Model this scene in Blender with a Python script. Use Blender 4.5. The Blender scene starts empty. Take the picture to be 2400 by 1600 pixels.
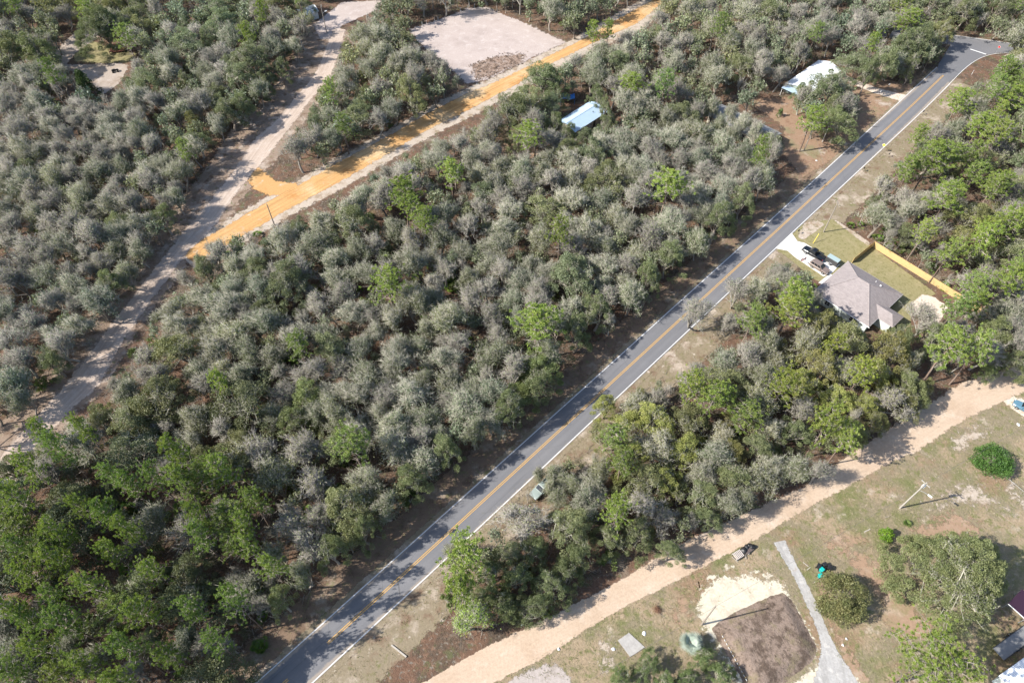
import bpy, bmesh, math, random
import numpy as np
from mathutils import Vector, Matrix
from mathutils.geometry import tessellate_polygon

# ------------------------------------------------------------------ camera, sky, sun, exposure
S = bpy.context.scene
COL = S.collection
CAM_H, PITCH, FPX = 120.0, math.radians(52.2), 1600.0
cam = bpy.data.cameras.new('camera'); cam_o = bpy.data.objects.new('camera', cam); COL.objects.link(cam_o)
cam.sensor_width = 36; cam.lens = 24.0; cam.clip_start = 1; cam.clip_end = 6000
cam_o.location = (0, 0, CAM_H); cam_o.rotation_euler = (math.pi/2 - PITCH, 0, 0)
S.camera = cam_o
SUN_EL, SUN_AZ = math.radians(39), math.radians(12)          # shadows run 12 degrees off +X
sun_dir = Vector((math.cos(SUN_AZ)*math.cos(SUN_EL), math.sin(SUN_AZ)*math.cos(SUN_EL), -math.sin(SUN_EL)))
W = bpy.data.worlds.new('World'); S.world = W; W.use_nodes = True
wn = W.node_tree; sky = wn.nodes.new('ShaderNodeTexSky'); sky.sky_type = 'NISHITA'; sky.sun_disc = False
sky.sun_elevation = SUN_EL; sky.sun_rotation = math.radians(258); sky.air_density = 1.0; sky.dust_density = 1.2
bg = wn.nodes['Background']; bg.inputs[1].default_value = 0.125
wn.links.new(sky.outputs[0], bg.inputs[0])
sl = bpy.data.lights.new('sun', 'SUN'); sl.energy = 4.8; sl.angle = math.radians(0.53); sl.color = (1, .95, .87)
so = bpy.data.objects.new('sun', sl); COL.objects.link(so); so.rotation_euler = sun_dir.to_track_quat('-Z', 'Y').to_euler()
so.location = (-100, 0, 150)
S.view_settings.view_transform = 'Standard'; S.view_settings.look = 'None'; S.view_settings.gamma = 1
S.view_settings.exposure = 1.15
S.view_settings.use_curve_mapping = False
S.cycles.max_bounces = 6; S.cycles.diffuse_bounces = 3; S.cycles.glossy_bounces = 2; S.cycles.transmission_bounces = 3; S.cycles.transparent_max_bounces = 8

# ------------------------------------------------------------------ helpers
CT, ST = math.cos(PITCH), math.sin(PITCH)
def G(x, y, h=0.0):
    """world point at height h that the photograph (2400 x 1600) shows at x, y"""
    u = (x-1200)/FPX; v = (800-y)/FPX; t = (CAM_H-h)/(ST-v*CT)
    return Vector((t*u, t*(CT+v*ST), h))
def proj(X, Y, Z):
    d = Y*CT-(Z-CAM_H)*ST
    return 1200+FPX*X/d, 800-FPX*(Y*ST+(Z-CAM_H)*CT)/d, d
def inpoly(px, py, poly):
    px = np.asarray(px, float); py = np.asarray(py, float); r = np.zeros(px.shape, bool); n = len(poly)
    for i in range(n):
        x1, y1 = poly[i]; x2, y2 = poly[i-1]
        if y1 == y2: continue
        r ^= ((y1 > py) != (y2 > py)) & (px < (x2-x1)*(py-y1)/(y2-y1)+x1)
    return r
def put(o, parent=None):
    COL.objects.link(o)
    if parent is not None: o.parent = parent
    return o
def tag(o, label=None, cat=None, group=None, kind=None):
    if label: o['label'] = label
    if cat: o['category'] = cat
    if group: o['group'] = group
    if kind: o['kind'] = kind
    return o
def thing(name, label, cat, loc=(0,0,0), rz=0.0, group=None):
    o = bpy.data.objects.new(name, None); o.empty_display_size = .5; o.location = loc; o.rotation_euler = (0,0,rz)
    return tag(put(o), label, cat, group)
def mesh_arrays(name, V, Q, T, mq, mt, mats, smooth=False):
    me = bpy.data.meshes.new(name); Q = np.asarray(Q, np.int32).reshape(-1,4); T = np.asarray(T, np.int32).reshape(-1,3)
    me.vertices.add(len(V)); me.vertices.foreach_set('co', np.asarray(V, np.float32).ravel())
    nl = Q.size+T.size; me.loops.add(nl); me.loops.foreach_set('vertex_index', np.concatenate([Q.ravel(), T.ravel()]))
    me.polygons.add(len(Q)+len(T))
    me.polygons.foreach_set('loop_start', np.concatenate([np.arange(len(Q))*4, Q.size+np.arange(len(T))*3]).astype(np.int32))
    me.polygons.foreach_set('material_index', np.concatenate([mq, mt]).astype(np.int32))
    me.update(calc_edges=True)
    for m in mats: me.materials.append(m)
    if smooth: me.polygons.foreach_set('use_smooth', np.ones(len(me.polygons), bool))
    return me
class MB:
    """collects faces, links them as ONE mesh object"""
    def __init__(s): s.v = []; s.f = []; s.m = []; s.cur = 0
    def poly(s, pts):
        b = len(s.v); s.v += [tuple(p) for p in pts]; s.f.append(tuple(range(b, b+len(pts)))); s.m.append(s.cur)
    def hexa(s, p):                         # 8 points: bottom ring 0-3, top ring 4-7
        b = len(s.v); s.v += [tuple(q) for q in p]
        for f in ((3,2,1,0),(4,5,6,7),(0,1,5,4),(1,2,6,5),(2,3,7,6),(3,0,4,7)): s.f.append(tuple(b+i for i in f)); s.m.append(s.cur)
    def box(s, c, d, rz=0.0, M=None):
        cs, sn = math.cos(rz), math.sin(rz); out = []
        for z in (-.5, .5):
            for x, y in ((-.5,-.5),(.5,-.5),(.5,.5),(-.5,.5)):
                p = Vector((c[0]+x*d[0]*cs-y*d[1]*sn, c[1]+x*d[0]*sn+y*d[1]*cs, c[2]+z*d[2])); out.append(M @ p if M else p)
        s.hexa(out)
    def tube(s, pts, rad, n=6, cap=True):
        b = len(s.v); k = len(pts); pts = [Vector(p) for p in pts]
        for i, p in enumerate(pts):
            d = (pts[min(i+1,k-1)]-pts[max(i-1,0)]).normalized(); a = d.orthogonal().normalized() if abs(d.z) > .99 else d.cross(Vector((0,0,1))).normalized(); c = d.cross(a)
            r = rad[i] if hasattr(rad, '__len__') else rad
            for j in range(n):
                t = 2*math.pi*j/n; q = p+(a*math.cos(t)+c*math.sin(t))*r; s.v.append(tuple(q))
        for i in range(k-1):
            for j in range(n):
                s.f.append((b+i*n+j, b+i*n+(j+1)%n, b+(i+1)*n+(j+1)%n, b+(i+1)*n+j)); s.m.append(s.cur)
        if cap:
            s.f.append(tuple(b+(k-1)*n+j for j in range(n))); s.m.append(s.cur); s.f.append(tuple(b+j for j in reversed(range(n)))); s.m.append(s.cur)
    def loft(s, secs):
        b = len(s.v); n = len(secs[0])
        for c in secs: s.v += [tuple(p) for p in c]
        for i in range(len(secs)-1):
            for j in range(n): s.f.append((b+i*n+j, b+i*n+(j+1)%n, b+(i+1)*n+(j+1)%n, b+(i+1)*n+j)); s.m.append(s.cur)
        s.f.append(tuple(b+j for j in reversed(range(n)))); s.m.append(s.cur); e = b+(len(secs)-1)*n; s.f.append(tuple(e+j for j in range(n))); s.m.append(s.cur)
    def mesh(s, name, mats, smooth=False):
        me = bpy.data.meshes.new(name); me.from_pydata(s.v, [], s.f); me.polygons.foreach_set('material_index', s.m)
        for m in (mats if isinstance(mats, (list, tuple)) else [mats]): me.materials.append(m)
        bm = bmesh.new(); bm.from_mesh(me); bmesh.ops.recalc_face_normals(bm, faces=bm.faces); bm.to_mesh(me); bm.free()
        if smooth: me.polygons.foreach_set('use_smooth', [True]*len(me.polygons))
        return me
    def build(s, name, mats, parent=None, smooth=False, bevel=0):
        o = put(bpy.data.objects.new(name, s.mesh(name, mats, smooth)), parent)
        if bevel:
            m = o.modifiers.new('bevel', 'BEVEL'); m.width = bevel; m.segments = 2; m.limit_method = 'ANGLE'
        return o

# ------------------------------------------------------------------ materials
ALB = .78
def alb(c): return tuple(x*ALB for x in c)
def nodes(name):
    m = bpy.data.materials.new(name); m.use_nodes = True; nt = m.node_tree; nt.nodes.clear(); return m, nt
def nd(nt, t, **k):
    n = nt.nodes.new(t)
    for a, b in k.items(): setattr(n, a, b)
    return n
def mixc(nt, fac, a, b, blend='MIX'):
    n = nd(nt, 'ShaderNodeMix', data_type='RGBA', blend_type=blend)
    for s, v in ((n.inputs[0], fac), (n.inputs[6], a), (n.inputs[7], b)):
        if hasattr(v, 'is_linked'): nt.links.new(v, s)
        elif hasattr(v, '__len__'): s.default_value = (*v[:3], 1)
        else: s.default_value = v
    return n.outputs[2]
def mth(nt, op, a, b=0.0, c=0.0, clamp=False):
    n = nd(nt, 'ShaderNodeMath', operation=op, use_clamp=clamp)
    for s, v in zip(n.inputs, (a, b, c)):
        if hasattr(v, 'is_linked'): nt.links.new(v, s)
        else: s.default_value = v
    return n.outputs[0]
def ramp(nt, fac, lo, hi):
    n = nd(nt, 'ShaderNodeMapRange'); n.interpolation_type = 'SMOOTHSTEP'; nt.links.new(fac, n.inputs[0]); n.inputs[1].default_value = lo; n.inputs[2].default_value = hi
    return n.outputs[0]
def noise(nt, vec, scale, detail=4, rough=.6, dist=0.0):
    n = nd(nt, 'ShaderNodeTexNoise'); n.inputs['Scale'].default_value = scale; n.inputs['Detail'].default_value = detail; n.inputs['Roughness'].default_value = rough; n.inputs['Distortion'].default_value = dist
    if vec is not None: nt.links.new(vec, n.inputs['Vector'])
    return n.outputs[0]
def attr(nt, name):
    n = nd(nt, 'ShaderNodeAttribute', attribute_name=name); return n.outputs['Fac']
def finish(m, nt, col, rough=.9, bump=None, bs=.4, bd=.1, edge=None, metal=0, spec=.3):
    p = nd(nt, 'ShaderNodeBsdfPrincipled'); o = nd(nt, 'ShaderNodeOutputMaterial')
    if hasattr(col, 'is_linked'): nt.links.new(col, p.inputs['Base Color'])
    else: p.inputs['Base Color'].default_value = (*col[:3], 1)
    if hasattr(rough, 'is_linked'): nt.links.new(rough, p.inputs['Roughness'])
    else: p.inputs['Roughness'].default_value = rough
    p.inputs['Metallic'].default_value = metal; p.inputs['Specular IOR Level'].default_value = spec
    if bump is not None:
        b = nd(nt, 'ShaderNodeBump'); b.inputs['Strength'].default_value = bs; b.inputs['Distance'].default_value = bd; nt.links.new(bump, b.inputs['Height']); nt.links.new(b.outputs[0], p.inputs['Normal'])
    if edge is not None:
        t = nd(nt, 'ShaderNodeBsdfTransparent'); x = nd(nt, 'ShaderNodeMixShader'); nt.links.new(edge, x.inputs[0]); nt.links.new(t.outputs[0], x.inputs[1]); nt.links.new(p.outputs[0], x.inputs[2]); nt.links.new(x.outputs[0], o.inputs[0])
    else: nt.links.new(p.outputs[0], o.inputs[0])
    return m
def plain(name, c, rough=.6, var=.12, sc=3.0, metal=0, spec=.4):
    m, nt = nodes(name); c = alb(c); g = nd(nt, 'ShaderNodeTexCoord').outputs['Object']; n = noise(nt, g, sc, 5)
    return finish(m, nt, mixc(nt, n, [x*(1-var) for x in c], [min(1, x*(1+var)) for x in c]), rough, None, metal=metal, spec=spec)
def soil(name, layers, edge=None, streak=0.0, bs=.5, rough=.95, bd=.12):
    """layers: first colour, then (colour, noise scale, low, high) patches laid over it; edge: noise scale of the frayed border"""
    m, nt = nodes(name); g = nd(nt, 'ShaderNodeNewGeometry').outputs['Position']; col = alb(layers[0])
    for i, (c, sc, lo, hi) in enumerate(layers[1:]):
        c = alb(c)
        off = nd(nt, 'ShaderNodeVectorMath', operation='ADD'); nt.links.new(g, off.inputs[0]); off.inputs[1].default_value = (13.7*i, 7.1*i, 0)
        col = mixc(nt, ramp(nt, noise(nt, off.outputs[0], sc, 6, .65), lo, hi), col, c)
    if streak:
        cb = nd(nt, 'ShaderNodeCombineXYZ'); nt.links.new(attr(nt, 'across'), cb.inputs[0]); nt.links.new(mth(nt, 'MULTIPLY', attr(nt, 'along'), .04), cb.inputs[1])
        f = ramp(nt, noise(nt, cb.outputs[0], 1.6, 5, .7), .35, .68); col = mixc(nt, mth(nt, 'MULTIPLY', f, streak), col, mixc(nt, 1.0, col, (.62,.6,.58), 'MULTIPLY'))
    fine = noise(nt, g, 2.2, 6, .7); col = mixc(nt, mth(nt, 'MULTIPLY', ramp(nt, fine, .35, .7), .32), col, mixc(nt, 1.0, col, (.55,.52,.5), 'MULTIPLY'))
    e = None
    if edge:
        e = ramp(nt, mth(nt, 'ADD', attr(nt, 'edge'), mth(nt, 'MULTIPLY', mth(nt, 'SUBTRACT', noise(nt, g, edge*2.2, 7, .72), .5), 1.8)), .36, .58)
    return finish(m, nt, col, rough, fine, bs, bd, e, spec=.15)

LITTER = soil('leaf_litter', [(.165,.098,.066), ((.10,.075,.055), .22, .42, .62), ((.24,.145,.098), .6, .52, .7), ((.28,.225,.17), .12, .56, .72), ((.12,.12,.06), .35, .52, .66), ((.22,.19,.155), 1.4, .55, .66)], bs=1.0, bd=.25)
VERGE = soil('roadside_verge', [(.25,.205,.14), ((.44,.37,.30), .16, .5, .66), ((.19,.125,.085), .3, .5, .68), ((.17,.165,.075), .5, .55, .7), ((.52,.45,.38), .7, .6, .72)], edge=.3, bs=.7)
GRASS = soil('worn_grass', [(.245,.205,.135), ((.155,.165,.065), .09, .46, .64), ((.33,.255,.17), .13, .48, .62), ((.27,.185,.12), .06, .52, .64), ((.46,.39,.31), .25, .58, .72), ((.175,.175,.075), .8, .5, .66), ((.38,.31,.22), 1.5, .56, .7)], edge=.3, bs=1.0, bd=.2)
LAWN = soil('dry_lawn', [(.27,.24,.125), ((.20,.185,.08), 1.1, .45, .68), ((.33,.28,.165), .35, .5, .7)], edge=.5, bs=.7)
YARD = soil('bare_yard_soil', [(.30,.20,.135), ((.24,.205,.12), .12, .5, .64), ((.44,.37,.31), .2, .55, .7), ((.22,.13,.085), .5, .5, .7)], edge=.3)
BROWN = soil('brown_yard_soil', [(.33,.225,.155), ((.24,.205,.11), .15, .5, .68), ((.40,.31,.23), .3, .5, .7)], edge=.3)
DIRT = soil('tan_dirt', [(.54,.42,.315), ((.48,.36,.26), .1, .45, .68), ((.59,.48,.38), .3, .5, .72)], edge=.35, streak=.2, bs=.4)
TRACK = soil('pale_track_sand', [(.54,.44,.365), ((.46,.365,.295), .15, .45, .7), ((.60,.51,.44), .4, .5, .72)], edge=.35, streak=.6, bs=.4)
CLAY = soil('orange_clay', [(.60,.355,.15), ((.66,.47,.265), .07, .46, .64), ((.52,.265,.095), .13, .52, .68), ((.60,.49,.375), .3, .6, .72)], edge=.35, streak=.75, bs=.5)
LOT = soil('graded_lot_sand', [(.46,.39,.355), ((.39,.325,.295), .12, .45, .7), ((.52,.455,.42), .4, .5, .7), ((.25,.18,.14), .9, .66, .74)], edge=.35, bs=.7)
YSAND = soil('shade_dimmed_yard_sand', [(.40,.335,.28), ((.31,.245,.19), .2, .45, .65), ((.47,.41,.36), .5, .5, .7)], edge=.3, bs=.5)  # sand colour lowered to carry the tree shade over the yard
TVERGE = soil('shaded_track_verge', [(.28,.21,.16), ((.42,.345,.285), .25, .48, .64), ((.17,.115,.08), .5, .48, .66), ((.15,.145,.07), .8, .56, .68)], edge=.3, bs=.8)  # brown litter-like dirt, with tree shade along the track worked into its colour
LVERGE = soil('shadow_litter_verge', [(.215,.15,.105), ((.33,.27,.205), .2, .52, .68), ((.15,.10,.07), .4, .48, .66), ((.18,.165,.085), .7, .54, .68)], edge=.25, bs=.8)  # litter brown plus the roadside trees' shadow, both in the colour
SPOIL = soil('root_spoil', [(.33,.245,.195), ((.20,.14,.105), 1.2, .45, .62), ((.46,.39,.35), .5, .52, .7)], edge=.5, bs=1.0, bd=.3)
WSAND = soil('white_sand', [(.60,.545,.43), ((.50,.44,.345), .5, .46, .64), ((.26,.25,.13), .9, .62, .70), ((.48,.42,.34), 1.6, .58, .7)], edge=.7, bs=.6)
PSAND = soil('pale_verge_sand', [(.46,.39,.32), ((.31,.235,.165), .3, .48, .64), ((.24,.21,.13), .6, .54, .68), ((.55,.49,.43), .9, .58, .7)], edge=.3, bs=.6)
GRAVEL = soil('grey_gravel', [(.43,.42,.405), ((.35,.34,.325), .3, .45, .68), ((.53,.51,.48), .8, .52, .7), ((.36,.28,.2), .22, .6, .72)], edge=.6, streak=.4, bs=.7)
MOUND = soil('mulch_soil', [(.27,.205,.165), ((.12,.088,.068), .5, .42, .62), ((.22,.18,.115), .4, .52, .68), ((.28,.22,.175), 1.8, .56, .7), ((.10,.075,.055), 2.4, .56, .68)], bs=1.2, bd=.2)
CONC = soil('concrete_pad', [(.40,.385,.365), ((.33,.315,.30), .6, .45, .7), ((.45,.43,.41), 1.5, .5, .7)], bs=.3)
DRIVE = soil('new_concrete', [(.74,.73,.71), ((.66,.65,.63), .5, .45, .7)], bs=.15, rough=.8)
GREYSAND = soil('grey_sand', [(.42,.37,.34), ((.30,.26,.22), .5, .5, .7)], edge=.4)
TANSAND = soil('fill_sand', [(.66,.56,.47), ((.56,.46,.37), .5, .5, .7)], edge=.4)

def asphalt_mat():
    m, nt = nodes('asphalt'); g = nd(nt, 'ShaderNodeNewGeometry').outputs['Position']
    n = noise(nt, g, 3.5, 8, .8); big = noise(nt, g, .09, 5, .6)
    col = mixc(nt, n, alb((.14,.14,.149)), alb((.205,.204,.213))); col = mixc(nt, ramp(nt, big, .4, .7), col, mixc(nt, 1.0, col, (1.14,1.13,1.12), 'MULTIPLY'))
    a = attr(nt, 'across'); cb = nd(nt, 'ShaderNodeCombineXYZ'); nt.links.new(a, cb.inputs[0]); nt.links.new(mth(nt, 'MULTIPLY', attr(nt, 'along'), .03), cb.inputs[1])
    col = mixc(nt, mth(nt, 'MULTIPLY', ramp(nt, noise(nt, cb.outputs[0], 1.1, 4), .4, .66), .3), col, mixc(nt, 1.0, col, (.8,.8,.8), 'MULTIPLY'))
    ab = mth(nt, 'ABSOLUTE', a); sand = ramp(nt, mth(nt, 'ADD', ab, mth(nt, 'MULTIPLY', mth(nt, 'SUBTRACT', noise(nt, g, .8, 6, .75), .5), 1.6)), 3.35, 3.9); col = mixc(nt, mth(nt, 'MULTIPLY', sand, .75), col, alb((.36,.30,.24)))
    wt = mth(nt, 'ABSOLUTE', mth(nt, 'SUBTRACT', ab, 1.7)); lane = ramp(nt, mth(nt, 'ADD', wt, mth(nt, 'MULTIPLY', noise(nt, cb.outputs[0], 3., 4), .5)), .3, 1.0); col = mixc(nt, mth(nt, 'MULTIPLY', lane, .22), col, mixc(nt, 1.0, col, (.72,.72,.73), 'MULTIPLY'))
    pt = ramp(nt, noise(nt, cb.outputs[0], .9, 2, .5), .64, .655); col = mixc(nt, mth(nt, 'MULTIPLY', pt, .35), col, mixc(nt, 1.0, col, (.62,.62,.64), 'MULTIPLY'))
    vo = nd(nt, 'ShaderNodeTexVoronoi', feature='DISTANCE_TO_EDGE'); vo.inputs['Scale'].default_value = .16; nt.links.new(g, vo.inputs['Vector']); ck = ramp(nt, vo.outputs[0], .006, .0); col = mixc(nt, mth(nt, 'MULTIPLY', ck, mth(nt, 'MULTIPLY', ramp(nt, big, .48, .56), .55)), col, alb((.06,.06,.06)))
    return finish(m, nt, col, .85, n, .25, .03, spec=.25)
ASPHALT = asphalt_mat()
def paint(name, c, wear=.54):
    m, nt = nodes(name); c = alb(c); g = nd(nt, 'ShaderNodeNewGeometry').outputs['Position']
    n = noise(nt, g, 2.5, 6, .75); return finish(m, nt, mixc(nt, ramp(nt, n, wear, wear+.14), c, [x*.45+.08 for x in c]), .7, spec=.2)
WPAINT = paint('white_road_paint', (.72,.72,.71)); YPAINT = paint('yellow_road_paint', (.66,.37,.075))

def leafmat(name, c1, c2, trans=.32, tint=False, var=.12):
    m, nt = nodes(name); tc = nd(nt, 'ShaderNodeTexCoord'); oi = nd(nt, 'ShaderNodeObjectInfo')
    col = mixc(nt, ramp(nt, noise(nt, tc.outputs['Object'], .75, 3), .35, .68), c1, c2)
    if tint:
        a = nd(nt, 'ShaderNodeAttribute', attribute_name='tint'); col = mixc(nt, 1.0, col, a.outputs['Color'], 'MULTIPLY')
    else:
        col = mixc(nt, 1.0, col, oi.outputs['Color'], 'MULTIPLY')
        hv = nd(nt, 'ShaderNodeHueSaturation'); nt.links.new(col, hv.inputs['Color'])
        hv.inputs['Hue'].default_value = .5; nt.links.new(mth(nt, 'MULTIPLY_ADD', oi.outputs['Random'], var*2, 1-var), hv.inputs['Value'])
        col = hv.outputs[0]
    d = nd(nt, 'ShaderNodeBsdfDiffuse'); nt.links.new(col, d.inputs[0]); o = nd(nt, 'ShaderNodeOutputMaterial')
    t = nd(nt, 'ShaderNodeBsdfTranslucent'); nt.links.new(mixc(nt, 1.0, col, (1.15,1.1,.55), 'MULTIPLY'), t.inputs[0])
    gl = nd(nt, 'ShaderNodeBsdfGlossy'); gl.inputs['Roughness'].default_value = .5; gl.inputs[0].default_value = (.6,.6,.6,1)
    x = nd(nt, 'ShaderNodeMixShader'); x.inputs[0].default_value = trans; nt.links.new(d.outputs[0], x.inputs[1]); nt.links.new(t.outputs[0], x.inputs[2])
    y = nd(nt, 'ShaderNodeMixShader'); y.inputs[0].default_value = .03; nt.links.new(x.outputs[0], y.inputs[1]); nt.links.new(gl.outputs[0], y.inputs[2]); nt.links.new(y.outputs[0], o.inputs[0])
    return m
PAL = {'scrub_oak': ((.148,.176,.097), (.212,.237,.143)), 'live_oak': ((.135,.16,.08), (.215,.232,.122)), 'slash_pine': ((.145,.215,.055), (.235,.295,.085))}
def barkmat(name, c, tint=False):
    m, nt = nodes(name); tc = nd(nt, 'ShaderNodeTexCoord'); n = noise(nt, tc.outputs['Object'], 2.5, 5, .7)
    oi = nd(nt, 'ShaderNodeObjectInfo'); col = mixc(nt, n, [x*.62 for x in c], [x*1.3 for x in c])
    hv = nd(nt, 'ShaderNodeHueSaturation'); nt.links.new(col, hv.inputs['Color']); nt.links.new(mth(nt, 'MULTIPLY_ADD', oi.outputs['Random'], .4, .8), hv.inputs['Value'])
    return finish(m, nt, hv.outputs[0], .95, n, .6, .03, spec=.1)
LEAF = {k: leafmat(k+'_leaf', *v) for k, v in PAL.items()}
LEAF_T = {k: leafmat(k+'_leaf_far', *v, tint=True) for k, v in PAL.items()}
MOSS = barkmat('grey_moss', (.22,.24,.17)); BARK = barkmat('oak_bark', (.25,.215,.18)); TWIG = barkmat('oak_twig', (.32,.305,.25)); PALE = barkmat('bare_twig', (.275,.255,.222)); PBARK = barkmat('pine_bark', (.17,.125,.10)); PTWIG = barkmat('pine_twig', (.34,.30,.26))
BUSHL = leafmat('bush_leaf', (.07,.105,.03), (.13,.155,.05)); PALML = leafmat('palmetto_leaf', (.075,.13,.03), (.17,.21,.055)); SILVER = leafmat('silver_palm_leaf', (.25,.30,.25), (.35,.40,.34), .15)
CEDARL = leafmat('cedar_leaf', (.035,.065,.018), (.06,.09,.025), .1)
HEDGEL = leafmat('hedge_leaf', (.035,.085,.016), (.075,.14,.03), .12)

# ------------------------------------------------------------------ tree makers (numpy, one mesh per variant, shared by all copies)
def unit(a): return a/np.maximum(np.linalg.norm(a, axis=-1, keepdims=True), 1e-9)
class TB:
    def __init__(s): s.V=[]; s.Q=[]; s.T=[]; s.mq=[]; s.mt=[]; s.n=0
    def add(s, V, Q=None, T=None, m=0):
        V = np.asarray(V, float).reshape(-1,3); s.V.append(V)
        if Q is not None and len(Q): s.Q.append(np.asarray(Q)+s.n); s.mq.append(np.full(len(Q), m))
        if T is not None and len(T): s.T.append(np.asarray(T)+s.n); s.mt.append(np.full(len(T), m))
        s.n += len(V)
    def arrays(s):
        c = lambda l, w: np.concatenate(l) if l else np.zeros((0,w), int)
        return np.concatenate(s.V), c(s.Q,4), c(s.T,3), (np.concatenate(s.mq) if s.mq else np.zeros(0)), (np.concatenate(s.mt) if s.mt else np.zeros(0))
    def mesh(s, name, mats, smooth=False): return mesh_arrays(name, *s.arrays(), mats, smooth)
    def tube(s, P, R, n=5, m=0):
        P = np.asarray(P, float); k = len(P); D = unit(np.gradient(P, axis=0)); a = np.cross(D, [.3,.9,.1]); a = unit(a); c = np.cross(D, a)
        t = np.arange(n)*2*math.pi/n; R = np.broadcast_to(np.asarray(R, float), (k,))
        V = P[:,None]+(a[:,None]*np.cos(t)[None,:,None]+c[:,None]*np.sin(t)[None,:,None])*R[:,None,None]
        i, j = np.meshgrid(np.arange(k-1), np.arange(n), indexing='ij'); i=i.ravel(); j=j.ravel(); j2=(j+1)%n
        s.add(V.reshape(-1,3), np.stack([i*n+j, i*n+j2, (i+1)*n+j2, (i+1)*n+j], 1), m=m)
    def cones(s, A, B, r, m=0):                # many thin three-sided twigs at once
        A = np.asarray(A); B = np.asarray(B); N = len(A); d = unit(B-A); a = unit(np.cross(d, [.31,.2,.93])); c = np.cross(d, a); r = np.broadcast_to(np.asarray(r, float), (N,))[:,None]
        V = np.stack([A+a*r, A+(-.5*a+.87*c)*r, A+(-.5*a-.87*c)*r, B], 1).reshape(-1,3); o = np.arange(N)[:,None]*4
        s.add(V, T=np.concatenate([o+[0,1,3], o+[1,2,3], o+[2,0,3]]), m=m)
    def leaves(s, C, size, rng, up=.6, m=0, aspect=.6):
        N = len(C); n = unit(rng.normal(size=(N,3))+[0,0,up]); a = unit(np.cross(n, rng.normal(size=(N,3)))); b = np.cross(n, a); z = size*rng.uniform(.6,1.35,(N,1))
        V = np.stack([C-a*z, C-b*z*aspect, C+a*z, C+b*z*aspect], 1).reshape(-1,3); s.add(V, np.arange(N)[:,None]*4+[0,1,2,3], m=m)
def bez(a, b, c, n):
    t = np.linspace(0,1,n)[:,None]; return (1-t)**2*a+2*t*(1-t)*b+t*t*c
def crown_point(rng, H, R, zb, lo=.72):
    r = R*math.sqrt(rng.uniform(0,1)); t = rng.uniform(0,2*math.pi); f = rng.uniform(lo,1)
    z = zb+(H-zb)*max(.12,1-(r/R)**2.4*.85)*f
    return np.array([r*math.cos(t), r*math.sin(t), z])
def skeleton(rng, tr, cr, H, R, fork, nl, nb, nt, tw=(.5,1.1), lean=.5, r0=.17, lo=.72, mt=0):
    """trunk and limbs into tr, branches and twigs into cr; returns twig starts and ends"""
    top = np.array([rng.normal()*lean, rng.normal()*lean, H*fork]); mid = top*.5+[rng.normal()*.25, rng.normal()*.25, 0]
    P = bez(np.zeros(3)-[0,0,.15], mid, top, 5); tr.tube(P, np.linspace(r0*1.35, r0*.8, 5), 6)
    zb = H*fork*.85; A=[]; B=[]
    ph = rng.uniform(0,6.28); p1, p2, p3 = rng.uniform(0,6.28,3)
    reach = lambda a: 1+.2*math.sin(a+p1)+.17*math.sin(2*a+p2)+.13*math.sin(3*a+p3)
    for i in range(nl):
        t = ph+i*2*math.pi/nl+rng.normal()*.35; r = R*rng.uniform(.25,.82)*reach(t) if i else R*.12
        z = zb+(H-zb)*math.sqrt(max(.08,1-min(.97,(r/R)**2)))*rng.uniform(.55,1.0)
        e = np.array([r*math.cos(t), r*math.sin(t), z]); c = top+(e-top)*.45+np.array([0,0,(e[2]-top[2])*.2])+rng.normal(size=3)*.3
        L = bez(top, c, e, 6); tr.tube(L, np.linspace(r0*.62, r0*.2, 6), 4)
        for k in range(nb):
            s = L[rng.integers(2,6)]+rng.normal(size=3)*.05; q = crown_point(rng, H, R, zb, lo); ra = reach(math.atan2(q[1],q[0])); q = q*[ra,ra,1]; w = rng.uniform(.2,.8); q = e*(1-w)+q*w
            c2 = (s+q)/2+rng.normal(size=3)*.25+[0,0,.15]; Bn = bez(s, c2, q, 4); cr.tube(Bn, np.linspace(r0*.24, r0*.08, 4), 3, m=mt)
            ks = rng.integers(1,4,nt); st = Bn[ks]; out = unit(st-np.array([0,0,zb])+[0,0,.3]); d = unit(out*.75+rng.normal(size=(nt,3))*.65+[0,0,.7]); en = st+d*rng.uniform(*tw,(nt,1))
            A.append(st); B.append(en)
    A = np.concatenate(A); B = np.concatenate(B); return A, B
def make_scrub(seed, dens=1.0, H=8.0, R=3.1):
    rng = np.random.default_rng(seed); tr, cr = TB(), TB(); big = dens > .6; leafy = (1.0,.45,.75)[seed % 3]
    A, B = skeleton(rng, tr, cr, H, R, rng.uniform(.14,.3), 7 if big else 4, 7 if big else 4, 9 if big else 6, (.5,1.25), mt=1, lo=.35)
    cr.cones(A, B, .03 if big else .045, m=1); N = len(A); n = int((8200 if big else 5200)*dens*leafy); i = rng.integers(0,N,n); t = rng.uniform(.1,1.15,(n,1)); C = A[i]*(1-t)+B[i]*t+rng.normal(size=(n,3))*(.27 if big else .36)
    cr.leaves(C, .08 if big else .102/dens**.42, rng, .55)
    k = int(420*dens); i = rng.integers(0,N,k); C = B[i]+rng.normal(size=(k,3))*[.25,.25,.2]; l = rng.uniform(.3,.7,(k,1))*[0,0,1]; w = rng.uniform(.04,.08,(k,1)); th = rng.uniform(0,6.28,k); a = np.stack([np.cos(th), np.sin(th), 0*th],1)*w
    V = np.stack([C, C-l*.4+a, C-l, C-l*.4-a],1).reshape(-1,3); cr.add(V, np.arange(k)[:,None]*4+[0,1,2,3], m=2)
    i = rng.integers(0,N,int((1300 if big else 700)*dens*(2-leafy))); C = B[i]; cr.cones(C, C+unit(unit(B[i]-A[i])+rng.normal(size=C.shape)*.6+[0,0,.3])*rng.uniform(.3,1.1,(len(C),1)), .022, m=1)
    return tr, cr
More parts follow.
